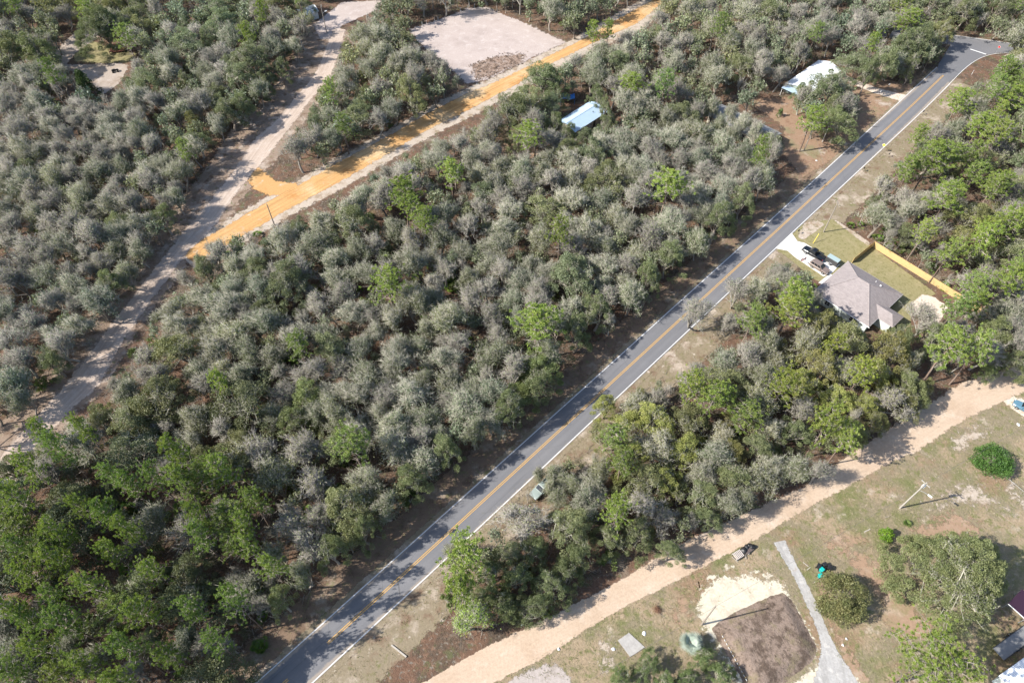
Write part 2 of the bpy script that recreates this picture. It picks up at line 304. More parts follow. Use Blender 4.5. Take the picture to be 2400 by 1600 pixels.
def make_bare(seed, dens=1.0, H=8.0, R=3.0):
    rng = np.random.default_rng(seed); tr, cr = TB(), TB(); big = dens > .6; A, B = skeleton(rng, tr, cr, H, R, rng.uniform(.18,.34), 7 if big else 5, 7 if big else 4, 8 if big else 6, (.6,1.4), lo=.4, r0=.16)
    cr.cones(A, B, .034); n = int(2200*dens); i = rng.integers(0,len(A),n); t = rng.uniform(.2,1,(n,1)); s = A[i]*(1-t)+B[i]*t; cr.cones(s, s+unit(unit(B[i]-A[i])+rng.normal(size=(n,3))*.65)*rng.uniform(.35,.95,(n,1)), .023)
    n = int(650*dens); i = rng.integers(0,len(A),n); cr.leaves(B[i]+rng.normal(size=(n,3))*.25, .1, rng, m=1)
    return tr, cr
def make_live(seed, dens=1.0, H=10.0, R=4.6, spread=1.0):
    rng = np.random.default_rng(seed); tr, cr = TB(), TB(); big = dens > .6; A, B = skeleton(rng, tr, cr, H, R, rng.uniform(.16,.24), (8 if big else 5)+(6 if R > 7 else 0), (7 if big else 4)+(8 if R > 7 else 0), 7 if big else 5, (.5,1.1), r0=.3*(R/4.6)**.3, lo=.6, mt=1)
    cr.cones(A, B, .03, m=1)
    big2 = max(1, (R/4.6)**2); K = int(46*big2); L = np.array([crown_point(rng, H, R, H*.14, .72) for _ in range(K)]); az = np.arctan2(L[:,1],L[:,0]); q1, q2 = rng.uniform(0,6.28,2); ra = 1+.16*np.sin(az*2+q1)+.14*np.sin(az*3+q2); L = L*np.stack([ra,ra,1+.12*np.sin(az+q2)],1); n = int((11500 if big else 7200)*dens*big2); i = rng.integers(0,K,n); u = unit(rng.normal(size=(n,3))+[0,0,.35]); rr = rng.uniform(.55,1.02,(n,1))*rng.uniform(.6,1.25,(K,1))[i]
    C = L[i]+u*rr*[1,1,.75]*(R/4.6)**.25*.95; cr.leaves(C, .102 if big else .13/dens**.45, rng, .5)
    n = int(2600*dens*max(1,(R/4.6)**2)); i = rng.integers(0,len(A),n); t = rng.uniform(.3,1.15,(n,1)); cr.leaves(A[i]*(1-t)+B[i]*t+rng.normal(size=(n,3))*.22, .11 if big else .14/math.sqrt(dens), rng, .5)
    k = int(520*dens*max(1,(R/4.6)**2)); i = rng.integers(0,len(A),k); cr.cones(B[i], B[i]+unit(rng.normal(size=(k,3))+[0,0,.4])*rng.uniform(.3,.8,(k,1)), .024, m=1)
    return tr, cr
def make_pine(seed, dens=1.0, H=17.0, R=3.5, low=.55, tuft=.36):
    rng = np.random.default_rng(seed); tr, cr = TB(), TB(); lean = rng.normal(size=2)*.35; zs = np.linspace(-.2,H*.97,8)
    P = np.stack([lean[0]*(np.abs(zs)/H)**1.5+np.sin(zs*.5+seed)*.1, lean[1]*(np.abs(zs)/H)**1.5+np.cos(zs*.4)*.1, zs],1); tr.tube(P, np.linspace(.2,.05,8)*H/17, 6)
    pts=[]; nb = int((26 if dens > .6 else 16)*max(1,R/3.5*.8))
    for i in range(nb):
        f = low+(.97-low)*(i+rng.uniform(-.4,.4))/nb; z = H*f; k = (f-low)/(1-low); ln = R*(1-.72*k**1.8)*rng.uniform(.55,1.05)
        th = i*2.4+rng.normal()*.4; base = np.array([np.interp(z,zs,P[:,0]), np.interp(z,zs,P[:,1]), z]); d = np.array([math.cos(th), math.sin(th), rng.uniform(.0,.35)+.35*k])
        e = base+d*ln; c = base+d*ln*.5+[0,0,-.25]; Bn = bez(base, c, e, 5); cr.tube(Bn, np.linspace(.075,.03,5), 3, m=1)
        for j in range(int(10*max(1,R/3.5*.8))):
            t = rng.integers(1,5); s = Bn[t]; q = s+np.array([rng.normal()*.6, rng.normal()*.6, rng.uniform(-.05,.5)])*(.6+.45*R/3.5); cr.cones([s],[q],.035,m=1); pts.append(q)
        pts.append(e)
    for j in range(5): pts.append(P[-1]+rng.normal(size=3)*[.35,.35,.3]+[0,0,.2])
    pts = np.array(pts); k = int(26*dens); n = len(pts)*k; C = np.repeat(pts, k, 0); d = unit(rng.normal(size=(n,3))+[0,0,.55]); ln = rng.uniform(.65,1.1,(n,1))*tuft/dens**.3; w = unit(np.cross(d, rng.normal(size=(n,3))))*.05/dens**.5
    s0 = C+rng.normal(size=(n,3))*.06; e = s0+d*ln; V = np.stack([s0, s0+d*ln*.55+w, e, s0+d*ln*.55-w],1).reshape(-1,3); cr.add(V, np.arange(n)[:,None]*4+[0,1,2,3], m=0)
    k = int(14*max(dens,.5)); th = rng.uniform(0,6.28,k); z = H*rng.uniform(low-.2,low+.08,k); s = np.stack([np.interp(z,zs,P[:,0]), np.interp(z,zs,P[:,1]), z],1); cr.cones(s, s+np.stack([np.cos(th), np.sin(th), rng.uniform(-.1,.4,k)],1)*rng.uniform(.8,2.2,(k,1)), .04, m=1)
    return tr, cr
def make_bush(seed, R=1.3, H=1.9, n=700, size=.12, dense=False):
    rng = np.random.default_rng(seed); b = TB(); K = 14; L = np.array([crown_point(rng, H, R, .2, .7) for _ in range(K)]); b.cones(np.zeros((K,3)), L, .035, m=1)
    i = rng.integers(0,K,n); C = L[i]+unit(rng.normal(size=(n,3)))*rng.uniform(.3,1,(n,1))*R*.36; C[:,2] = np.maximum(C[:,2],.06); b.leaves(C, size, rng, .5); return b
def make_palmetto(seed, n=15, L=.95):
    rng = np.random.default_rng(seed); b = TB()
    for i in range(n):
        th = i*2.4+rng.normal()*.3; el = rng.uniform(.15,1.2); s = np.array([rng.normal()*.12, rng.normal()*.12, .1]); d = np.array([math.cos(th)*math.cos(el), math.sin(th)*math.cos(el), math.sin(el)]); h = s+d*L*rng.uniform(.5,.9); b.cones([s],[h],.02,m=1)
        side = unit(np.cross(d,[0,0,1.])); up = np.cross(side,d); a = np.linspace(-1.35,1.35,9)[:,None]; dr = np.cos(a)*d+np.sin(a)*side+up*.1*rng.normal(); ln = L*.62*rng.uniform(.8,1.15); w = np.cross(unit(dr),up)*.055
        s0 = np.repeat(h[None],9,0); e = s0+dr*ln-[0,0,.1]; V = np.stack([s0, s0+dr*ln*.5+w, e, s0+dr*ln*.5-w],1).reshape(-1,3); b.add(V, np.arange(9)[:,None]*4+[0,1,2,3])
    return b

# ------------------------------------------------------------------ the ground and what lies on it
def resample(P, n):
    P = np.asarray(P, float); d = np.r_[0, np.cumsum(np.linalg.norm(np.diff(P, axis=0), axis=1))]; t = np.linspace(0, d[-1], n)
    return np.stack([np.interp(t, d, P[:,k]) for k in range(P.shape[1])], 1)
def smooth(P, it=2):
    P = np.array(P, float)
    for _ in range(it): P[1:-1] = (P[:-2]+2*P[1:-1]+P[2:])/4
    return P
def setattr_f(me, name, vals):
    a = me.attributes.new(name, 'FLOAT', 'POINT'); a.data.foreach_set('value', np.asarray(vals, np.float32))
def strip_world(name, Lw, Rw, mat, z, feather=.8, over=0.0, parent=None, kind='structure', n=None, ends=False):
    Lw = np.asarray(Lw)[:, :2]; Rw = np.asarray(Rw)[:, :2]; n = n or max(8, int(np.linalg.norm(np.diff(Lw, axis=0), axis=1).sum()/2.0))
    A = smooth(resample(Lw, n)); B = smooth(resample(Rw, n)); wd = np.linalg.norm(B-A, axis=1, keepdims=True); dr = (B-A)/wd; A = A-dr*over; B = B+dr*over; wd = wd+2*over
    f = np.minimum(feather/np.maximum(wd[:,0], .1), .28); cols = [np.zeros(n), f*.5, f, np.full(n,.3), np.full(n,.5), np.full(n,.7), 1-f, 1-f*.5, np.ones(n)] if feather else [np.zeros(n), np.full(n,.5), np.ones(n)]
    ed = [0,.5,1,1,1,1,1,.5,0] if feather else [1,1,1]; k = len(cols); C = (A+B)/2; al = np.r_[0, np.cumsum(np.linalg.norm(np.diff(C, axis=0), axis=1))]
    V = np.zeros((n,k,3)); E_ = np.zeros((n,k)); X = np.zeros((n,k))
    for j, c in enumerate(cols):
        V[:,j,:2] = A+(B-A)*c[:,None]; V[:,j,2] = z; E_[:,j] = ed[j]; X[:,j] = (c-.5)*wd[:,0]
    if ends and feather: E_[0] = 0; E_[-1] = 0
    i, j = np.meshgrid(np.arange(n-1), np.arange(k-1), indexing='ij'); i = i.ravel(); j = j.ravel(); Q = np.stack([i*k+j, i*k+j+1, (i+1)*k+j+1, (i+1)*k+j],1)
    me = mesh_arrays(name, V.reshape(-1,3), Q, [], np.zeros(len(Q)), np.zeros(0), [mat]); setattr_f(me, 'edge', E_.ravel()); setattr_f(me, 'across', X.ravel()); setattr_f(me, 'along', np.repeat(al, k))
    if me.polygons[0].normal.z < 0: me.flip_normals()
    o = put(bpy.data.objects.new(name, me), parent); return tag(o, kind=kind) if parent is None and kind else o
def strip(name, L, R, mat, z, **k): return strip_world(name, [G(*p) for p in L], [G(*p) for p in R], mat, z, **k)
def area(name, px, mat, z, feather=1.2, parent=None, kind='structure', wobble=.35, world=False, seed=3):
    P = np.array([tuple(p)[:2] if world else tuple(G(*p))[:2] for p in px])
    if wobble == 0:
        V = np.c_[P, np.full(len(P), z)]; T = np.array(tessellate_polygon([[Vector((*p, 0)) for p in P]]), int); me = mesh_arrays(name, V, [], T, np.zeros(0), np.zeros(len(T)), [mat])
    else:
        cell = max(.45, min(1.1, feather*.6)); lo = P.min(0)-cell; hi = P.max(0)+cell; nx, ny = (np.ceil((hi-lo)/cell)).astype(int)+1; gx, gy = np.meshgrid(lo[0]+np.arange(nx)*cell, lo[1]+np.arange(ny)*cell, indexing='ij')
        q = np.stack([gx.ravel(), gy.ravel()],1); D = np.full(len(q), 1e9)
        for i in range(len(P)):
            a, b = P[i-1], P[i]; ab = b-a; t = np.clip(((q-a)@ab)/max(ab@ab,1e-9),0,1); D = np.minimum(D, np.linalg.norm(q-a-t[:,None]*ab, axis=1))
        sd = np.where(inpoly(q[:,0], q[:,1], [tuple(p) for p in P]), D, -D); ed = np.clip(.25+sd/feather, 0, 1)
        I, J = np.meshgrid(np.arange(nx-1), np.arange(ny-1), indexing='ij'); I = I.ravel(); J = J.ravel(); Q = np.stack([I*ny+J, (I+1)*ny+J, (I+1)*ny+J+1, I*ny+J+1],1); Q = Q[(ed[Q] > .0).any(1)]
        us, inv = np.unique(Q, return_inverse=True); V = np.c_[q[us], np.full(len(us), z)]; Q = inv.reshape(-1,4); me = mesh_arrays(name, V, Q, [], np.zeros(len(Q)), np.zeros(0), [mat]); setattr_f(me, 'edge', ed[us])
    if me.polygons[0].normal.z < 0: me.flip_normals()
    o = put(bpy.data.objects.new(name, me), parent); return tag(o, kind=kind) if parent is None and kind else o
def slab(name, px, mat, z, h=.1, parent=None, kind=None, world=False):
    P = [Vector(p) if world else G(*p) for p in px]; mb = MB(); n = len(P)
    top = [(p.x, p.y, z+h) for p in P]; bot = [(p.x, p.y, z-.05) for p in P]; mb.poly(top)
    for i in range(n): mb.poly([bot[i], bot[(i+1)%n], top[(i+1)%n], top[i]])
    o = mb.build(name, mat, parent); return tag(o, kind=kind) if kind else o

g = MB(); N_ = 3000; g.poly([(-N_,-N_,0),(N_,-N_,0),(N_,N_,0),(-N_,N_,0)]); tag(g.build('ground', LITTER), kind='structure')

# paved road: its two white edge lines as read from the photograph
ML = [(488,1700),(600,1600),(800,1422),(1600,701),(1824,500),(2120,228),(2196,158)]
MR = [(632,1692),(800,1536),(1026.5,1326.6),(1751,644.6),(1905,500),(2157.8,265),(2226,197)]
wl = smooth(resample([tuple(G(*p))[:2] for p in ML], 60)); wr = smooth(resample([tuple(G(*p))[:2] for p in MR], 60)); cen = (wl+wr)/2
def off(P, d):
    t = np.gradient(P, axis=0); t /= np.linalg.norm(t, axis=1, keepdims=True); return P+np.stack([t[:,1], -t[:,0]],1)*d
half = np.linalg.norm(wl-wr, axis=1).mean()/2
z3 = lambda P: np.c_[P, np.zeros(len(P))]
strip_world('shadow_litter_verge', z3(off(cen,-half-6.5)), z3(off(cen,-half+1)), LVERGE, .009, feather=3.6)
strip_world('roadside_verge', z3(off(cen,half-1)), z3(off(cen,half+8)), VERGE, .012, feather=4.0)
strip_world('road_shoulder', z3(off(cen,-half-1.0)), z3(off(cen,half+1.2)), VERGE, .016, feather=1.0)
road = strip_world('paved_road', z3(wl), z3(wr), ASPHALT, .060, feather=0, over=.28)
# crossing road at the far end and the flared corner between the two
XL = [(2080,62),(2239,83),(2300,91),(2372,102),(2480,116)]; XR = [(2060,86),(2222,104),(2300,116),(2352,124),(2470,142)]
cross = strip('crossing_road', XL, XR, ASPHALT, .052, feather=0, over=.2)
area('paved_corner', [(2185,200),(2222,196),(2256,165),(2287,140.5),(2312,129),(2350,122.5),(2330,108),(2240,86),(2200,150)], ASPHALT, .056, feather=.1, wobble=0)
def line(name, P, w, mat, z, parent, n=None):
    t = np.gradient(P, axis=0); t /= np.linalg.norm(t, axis=1, keepdims=True); q = np.stack([t[:,1], -t[:,0]],1)*w/2
    return strip_world(name, z3(P-q), z3(P+q), mat, z, feather=0, parent=parent, n=n or len(P))
line('edge_line', wl, .16, WPAINT, .066, road); line('edge_line', wr, .16, WPAINT, .066, road)
yc = cen.copy(); pj = np.array([proj(p[0], p[1], 0)[1] for p in yc])
def sub(P, y0, y1):
    D = resample(P, 600); yy = proj(D[:,0], D[:,1], 0)[1]; D = D[(yy < y0) & (yy > y1)]; return resample(D, 60)
for s in (-.16, .16):
    line('center_line', off(sub(cen, 1510, 170), s), .115, YPAINT, .066, road); line('center_line', off(sub(cen, 1690, 1588), s), .115, YPAINT, .066, road)
cw = lambda pts: smooth(resample([tuple(G(*p))[:2] for p in pts], 24))
line('edge_line', cw([(2205,218),(2222,200.5),(2256,165),(2287,140.5),(2312,129),(2350,122.5),(2400,127),(2470,139)]), .16, WPAINT, .068, road)
line('edge_line', cw([(2239,84.5),(2300,92.5),(2372,103.5),(2480,117.5)]), .16, WPAINT, .068, cross)
line('stop_bar', cw([(2274,116),(2311,128)]), .5, WPAINT, .069, road)

# lower dirt road
DL = [(900,1650),(991,1600),(1096,1539),(1209,1481),(1287,1447),(1380,1398),(1464,1355),(1549,1301),(1600,1272),(1700,1226),(1804,1178),(1896,1136),(1974,1075),(2059,1023),(2140,972),(2212,926),(2246,900),(2400,852),(2480,828)]
DR = [(1100,1628),(1175,1590),(1277,1539),(1379,1471),(1481,1410),(1549,1379),(1600,1353),(1712,1294),(1804,1243),(1893,1189),(2009,1127),(2111,1069),(2137,1064),(2246,989),(2348,941),(2400,917),(2480,893)]
# grass of the lots below it
area('rough_grass', [(1010,1660),(1150,1560),(1360,1440),(1580,1320),(1880,1160),(1995,1098),(2120,1030),(2335,912),(2500,842),(2600,1660)], GRASS, .012, feather=1.5)
strip('dirt_road', DL, DR, DIRT, .030, feather=1.7, over=.9)
# sand track on the left
TL = [(-60,1140),(0,1058),(85,972),(163,880),(218,805),(299,703),(377,604),(432,533),(490,466),(544,401),(590,326),(646,279),(684,235),(740,165),(762,110),(780,66)]
TR = [(20,1160),(80,1075),(177,951),(235,917),(262,856),(299,791),(367,696),(430,610),(507,533),(554,459),(585,420),(639,360),(663,326),(700,280),(730,235),(775,190),(800,120),(812,70)]
strip('track_verge', [(x-62,y-24) for x,y in TL], [(x+26,y+10) for x,y in TR], TVERGE, .014, feather=3.5)
strip('sand_track', TL, TR, TRACK, .028, feather=2.2, over=.4)
# orange clay road
OL = [(425,600),(470,560),(520,533),(558,510),(629,469),(704,429),(800,374),(912,316),(1004,262),(1092,218),(1147,197),(1225,160),(1293,126),(1351,99),(1446,44),(1514,7),(1560,-18)]
OR = [(455,630),(510,590),(560,560),(612,531),(677,493),(741,459),(800,428),(919,358),(1004,306),(1096,262),(1140,238),(1218,197),(1290,152),(1344,126),(1371,112),(1446,78),(1501,54),(1538,20),(1580,-6)]
strip('clay_verge', [(x-10,y-14) for x,y in OL], [(x+15,y+17) for x,y in OR], PSAND, .018, feather=3.0)
strip('clay_road', OL, OR, CLAY, .036, feather=1.6, over=.3, ends=True)
area('clay_turnout', [(606,384),(619,401),(646,422),(700,430),(724,440),(680,462),(625,460),(590,442),(578,425),(592,402)], CLAY, .033, feather=1.8)
area('cleared_lot', [(955,68),(1015,48),(1096,18),(1140,14),(1184,33),(1239,55),(1286,78),(1335,98),(1225,150),(1140,190),(1092,200),(1040,150),(975,100)], LOT, .022, feather=3.0)
area('spoil_ridge', [(1100,150),(1160,130),(1235,124),(1228,148),(1150,182),(1110,190)], SPOIL, .026, feather=3.5)
# yards and drives at the top
area('yard_sand', [(120,130),(146,100),(190,60),(245,40),(275,10),(290,15),(262,50),(226,95),(180,128),(160,150),(282,146),(306,150),(290,190),(240,228),(190,182),(120,150)], YSAND, .020, feather=2.2)
area('yard_grass', [(170,128),(218,95),(262,112),(326,124),(306,146),(238,150),(173,146)], LAWN, .024, feather=1.5)
area('shed_drive', [(730,60),(800,5),(900,0),(890,22),(800,62),(800,90),(750,95)], LOT, .024, feather=1.5)
area('yard_soil', [(1740,232),(1850,225),(1990,160),(2120,195),(2185,165),(2150,210),(1985,360),(1880,420),(1830,360),(1835,300)], YARD, .015, feather=2.5)
strip('sandy_drive', [(1968,166),(2000,183),(2060,206),(2128,222)], [(1960,178),(1992,198),(2050,222),(2112,240)], TANSAND, .024, feather=1.2)
area('bare_patch', [(1160,330),(1215,325),(1290,365),(1310,390),(1260,400),(1180,370)], BROWN, .014, feather=2)
# lot of the new house
area('front_lawn', [(1838,598),(1818,588),(1870,528),(1950,512),(2048,580),(1990,622),(1968,640),(1935,672),(1900,650)], LAWN, .020, feather=.7)
area('back_lawn', [(1990,616),(2045,578),(2196,688),(2140,724),(2135,770),(2080,790),(2020,740)], LAWN, .022, feather=.7)
area('sand_edge', [(1948,512),(1962,516),(2040,568),(2036,578),(2010,560)], PSAND, .024, feather=.5, wobble=.2)
area('sand_spot', [(1868,552),(1885,520),(1920,515),(1935,528),(1895,556),(1880,566)], PSAND, .025, feather=1.0)
area('bare_sand_pad', [(2133,708),(2160,688),(2190,694),(2225,720),(2200,760),(2150,740)], TANSAND, .026, feather=1.0)
drv = slab('concrete_driveway', [(1817,582),(1855,546),(1869,566),(1886,570),(1968,620),(1950,640),(1930,648),(1865,604),(1846,588)], DRIVE, .03, .045, kind='structure')
slab('walkway', [(1945,641),(1956,650),(1934,668),(1918,663)], DRIVE, .03, .05, kind='structure')
# lower right lot
area('worn_path', [(1950,1270),(1985,1265),(2060,1310),(2110,1370),(2180,1440),(2240,1500),(2100,1520),(2060,1460),(2040,1400),(1990,1330)], BROWN, .016, feather=6)
area('drive_side_soil', [(1905,1340),(1935,1345),(1945,1420),(1985,1500),(2050,1600),(2080,1680),(2000,1690),(1960,1510),(1915,1400)], BROWN, .0165, feather=2.5)
area('sandy_scuffs', [(2250,1130),(2290,1115),(2340,1170),(2400,1210),(2390,1230),(2330,1200),(2280,1190),(2200,1195),(2130,1210),(2140,1180)], PSAND, .017, feather=7)
area('grey_sand_patch', [(1180,1600),(1240,1560),(1310,1548),(1350,1600),(1360,1660),(1180,1660)], GREYSAND, .018, feather=2)
area('white_sand', [(1634,1396),(1650,1372),(1692,1338),(1720,1350),(1753,1336),(1787,1355),(1832,1352),(1846,1379),(1872,1420),(1900,1470),(1930,1530),(1905,1545),(1850,1480),(1800,1450),(1690,1500),(1755,1600),(1740,1640),(1700,1560),(1662,1500),(1640,1470),(1626,1424)], WSAND, .020, feather=2.6, wobble=.25)
area('white_sand_yard', [(1840,1604),(1900,1560),(1927,1538),(1960,1520),(1985,1568),(2018,1586),(2040,1680),(1820,1680)], WSAND, .021, feather=2.2, wobble=.25)
strip('gravel_drive', [(1808,1272),(1825,1301),(1852,1338),(1869,1373),(1886,1424),(1907,1458),(1925,1509),(1918,1550),(1890,1620)], [(1845,1264),(1856,1298),(1880,1338),(1907,1386),(1934,1451),(1952,1502),(1985,1552),(2010,1580),(2040,1640)], GRAVEL, .026, feather=.9)
slab('concrete_slab', [(1448,1500),(1474,1482),(1511,1516),(1477,1539)], CONC, .02, .10, kind='structure')
area('car_drive_sand', [(2346,938),(2372,925),(2400,935),(2460,985),(2440,1005),(2375,962)], TANSAND, .022, feather=1.0)
for i_, (x_, y_, r_) in enumerate([(1640,1376,16),(1668,1352,20),(1705,1330,18),(1765,1342,18),(1800,1350,20),(1618,1415,12),(1622,1368,8),(1745,1322,12),(1858,1400,10)]):
    area('sand_spill', [(x_+r_*math.cos(a_)*(1+.3*math.sin(a_*3+i_)), y_+r_*.6*math.sin(a_)) for a_ in np.arange(10)*.628], WSAND, .0185+.0002*i_, feather=1.6)
for i_, P_ in enumerate([[(1900,1250),(1990,1220),(2060,1250),(2030,1300),(1940,1300)],[(2330,1130),(2400,1120),(2420,1200),(2380,1190)],[(1560,1400),(1640,1350),(1640,1440),(1560,1480)],[(1380,1500),(1440,1470),(1460,1560),(1400,1600)],[(2120,1230),(2230,1180),(2320,1220),(2300,1290),(2160,1280)],[(2200,1030),(2290,980),(2340,1020),(2250,1070)]]): area('bare_soil', P_, BROWN if i_ % 2 == 0 else PSAND, .0135+.0004*i_, feather=7)
def mound():
    ring = [(1664,1470),(1719,1433),(1804,1395),(1835,1386),(1859,1408),(1893,1473),(1917,1519),(1908,1548),(1852,1590),(1790,1640),(1750,1612)]
    o = area('soil_mound', ring, MOUND, .018, feather=.9); me = o.data; P = np.array([tuple(G(*p))[:2] for p in ring]); n = len(me.vertices); V = np.zeros(n*3); me.vertices.foreach_get('co', V); V = V.reshape(-1,3); D = np.full(n, 1e9)
    for i in range(len(P)):
        a, c = P[i-1], P[i]; ab = c-a; t = np.clip(((V[:,:2]-a)@ab)/(ab@ab),0,1); D = np.minimum(D, np.linalg.norm(V[:,:2]-a-t[:,None]*ab, axis=1))
    ins = inpoly(V[:,0], V[:,1], [tuple(p) for p in P]); f = np.clip(np.where(ins, D, 0)/2.6, 0, 1); rg = np.random.default_rng(5); V[:,2] = np.where(ins, .018+.85*f*f*(3-2*f)+rg.normal(size=n)*.035*f, -.03); me.vertices.foreach_set('co', V.ravel()); me.update()
    me.polygons.foreach_set('use_smooth', [True]*len(me.polygons))
mound()

# ------------------------------------------------------------------ where the photograph shows open ground (no crown may stand over it)
OPEN = [
 [(540,1640),(562,1590),(715,1407),(800,1338),(844,1297),(946,1209),(1021,1124),(1140,1036),(1184,1009),(1286,962),(1320,849),(1371,822),(1405,764),(1480,744),(1548,686),(1592,632),(1651,610),(1716,530),(1790,476),(1831,401),(1852,360),(1835,313),(1784,279),(1763,238),(1811,218),(1852,245),(1870,300),(1906,330),(1967,335),(2008,296),(2018,218),(1990,180),(2025,180),(2110,204),(2158,184),(2188,163),(2239,84),
  (2372,99),(2348,128),(2324,153),(2290,190),(2246,204),(2219,252),(2178,282),(2144,313),(2110,367),(2056,401),(2025,452),(2015,490),(1984,510),(2044,570),(2215,694),(2150,740),(2125,775),(2030,780),(1925,690),(1905,650),(1865,622),(1838,595),(1818,591),(1729,683),(1678,771),(1627,839),(1599,859),(1524,890),(1456,921),(1385,985),(1375,1040),(1311,1083),(1232,1124),(1154,1212),(1117,1270),(1038,1257),(1021,1338),(1011,1400),(1045,1485),(1086,1502),(1175,1468),(1270,1464),(1359,1383),(1447,1318),(1549,1277),(1600,1264),(1729,1212),(1804,1151),(1883,1127),(1968,1100),(1968,1066),(2035,1036),(2178,968),(2222,900),(2400,853),(2520,830),(2600,1700)],
 [(741,68),(760,40),(812,60),(790,120),(768,175),(720,250),(672,320),(640,385),(660,415),(700,428),(800,380),(912,322),(1004,268),(1080,220),(1106,195),(1052,150),(973,90),(960,70),(1096,15),(1184,32),(1239,52),(1286,75),(1335,95),(1440,38),(1514,0),(1542,15),(1500,62),(1440,88),(1380,118),(1330,135),(1290,150),(1215,205),(1150,240),(1110,285),(1030,318),(930,370),(860,410),(760,475),(690,512),(612,533),(545,546),(495,560),(440,600),(385,685),(320,790),(290,860),(215,955),(110,1030),(50,1075),(30,1040),(85,972),(163,880),(218,805),(299,695),(372,592),(420,535),(439,500),(452,452),(490,352),(544,312),(592,270),(629,236),(680,168),(718,122)],
 [(140,118),(190,62),(225,60),(224,95),(330,122),(306,150),(287,190),(240,226),(192,182),(165,150)],
 [(738,6),(800,0),(885,0),(870,28),(800,60),(760,80),(742,40)],
 [(1310,258),(1385,238),(1420,266),(1366,303),(1320,298)], [(1845,196),(1920,137),(1950,140),(1978,165),(1930,185),(1880,180),(1850,204)], [(1668,276),(1688,274),(1706,288),(1698,296)], [(1174,335),(1206,332),(1212,355),(1180,362)],[(2125,700),(2165,680),(2225,700),(2205,740),(2150,735)],
 [(1250,1140),(1272,1128),(1285,1138),(1262,1160)],
]
BASE = [list(zip(*[iter([c for p in DL+DR[::-1] for c in p])]*2)), TL+TR[::-1], OL+OR[::-1], ML+MR[::-1], XL+XR[::-1],
 [(1295,250),(1395,222),(1432,270),(1370,315),(1310,305)], [(1825,205),(1915,132),(1990,165),(1900,235)], [(1640,250),(1690,235),(1845,318),(1820,350),(1640,280)], [(685,40),(700,5),(745,10),(745,45)],[(1233,1133),(1285,1110),(1315,1120),(1260,1182)]]
MIX = {  # scrub, bare, live, pine
 'o': (.62,.25,.115,.015), 'g': (.46,.44,.08,.02), 'd': (.42,.18,.38,.02), 'p': (.30,.17,.46,.07), 'y': (.30,.18,.46,.06), 'b': (.50,.42,.07,.01), 'e': (.36,.26,.20,.18)}
MAP = ["ddddoooooood",
       "ggddoodooooe",
       "gggoooooooee",
       "ggooooooooee",
       "ggooooobbyye",
       "dppobooyyyyy",
       "pppbooyyooyy",
       "pppdoyyddddd",
       "pppddddddddd"]
SPEC = {'scrub_oak': (8.0,3.1,.68), 'bare_tree': (8.0,3.0,.66), 'live_oak': (10.0,4.6,.64), 'slash_pine': (17.0,3.5,.82)}
KIN = list(SPEC)
rng = np.random.default_rng(11)
trees = []            # kind, X, Y, H, R, rot, tint, variant, special label
GX, GY = np.meshgrid(np.arange(-240,2640,3.), np.arange(-180,1760,3.), indexing='ij')
OPENM = np.zeros(GX.shape, bool); BASEM = np.zeros(GX.shape, bool)
for o_ in OPEN: OPENM |= inpoly(GX, GY, o_)
for o_ in BASE: BASEM |= inpoly(GX, GY, o_)
def look(M, x, y): return M[np.clip(((np.asarray(x)+240)/3).astype(int),0,M.shape[0]-1), np.clip(((np.asarray(y)+180)/3).astype(int),0,M.shape[1]-1)]
RA = np.arange(8)*math.pi/4; RC, RS = np.cos(RA), np.sin(RA)
def ok_place(X, Y, H, R, hc, fr=.8):
    bx, by, d = proj(X, Y, 0.0)
    if look(BASEM, [bx], [by])[0]: return False
    px, py, _ = proj(np.r_[X, X, X, X, X+R*fr*RC], np.r_[Y, Y, Y, Y, Y+R*fr*RS], np.r_[H*hc, H*.92, H*.25, H*.5, np.full(8, H*hc)])
    return not look(OPENM, np.r_[px, bx], np.r_[py, by]).any()
def hand(kind, px, py, rpx, tint=(1,1,1), H=None, label=None, var=None, shape=1.0):
    H0, R0, hc = SPEC.get(kind, (H or 8, 3, .65)); d = 150.
    for _ in range(3):
        R = rpx/FPX*d; h = H or min(H0*1.35, max(H0*.62, H0*(R/R0)**.6)); p = G(px, py, h*hc); d = proj(p.x, p.y, h*hc)[2]
    trees.append([kind, p.x, p.y, h, R*shape, rng.uniform(0,6.28), tint, rng.integers(0,99) if var is None else var, label])
LG = (1.0,1.05,.9); BR = (1.12,1.1,.85); YG = (1.5,1.42,.85)
for x, y, r in [(61,1093,42),(24,1158,46),(133,1243,40),(41,1274,36),(126,1304,40),(238,1195,40),(184,1185,34),(296,1127,38),(249,1107,34),(412,1117,44),(514,1097,44),(586,1168,44),(565,1219,36),(572,1274,40),(463,1253,40),(296,1236,38),(58,1338,42),(204,1372,44),(324,1427,46),(143,1451,48),(58,1451,40),(85,1522,46),(20,1570,44),(283,1516,46),(191,1556,46),(630,1321,40),(443,1424,40),(358,1110,36),(456,1202,34),(129,1047,38),(184,999,34),(92,1006,34),(408,1050,38),(350,1330,36),(390,1530,44),(500,1500,36),(250,1290,36),(120,1400,38),(540,1400,38),(20,1420,40),(270,1590,44)]:
    hand('slash_pine', x, y, r*.86, (1.0,1.02,.85) if rng.uniform() < .5 else (.8,.9,.85), H=rng.uniform(16,21))
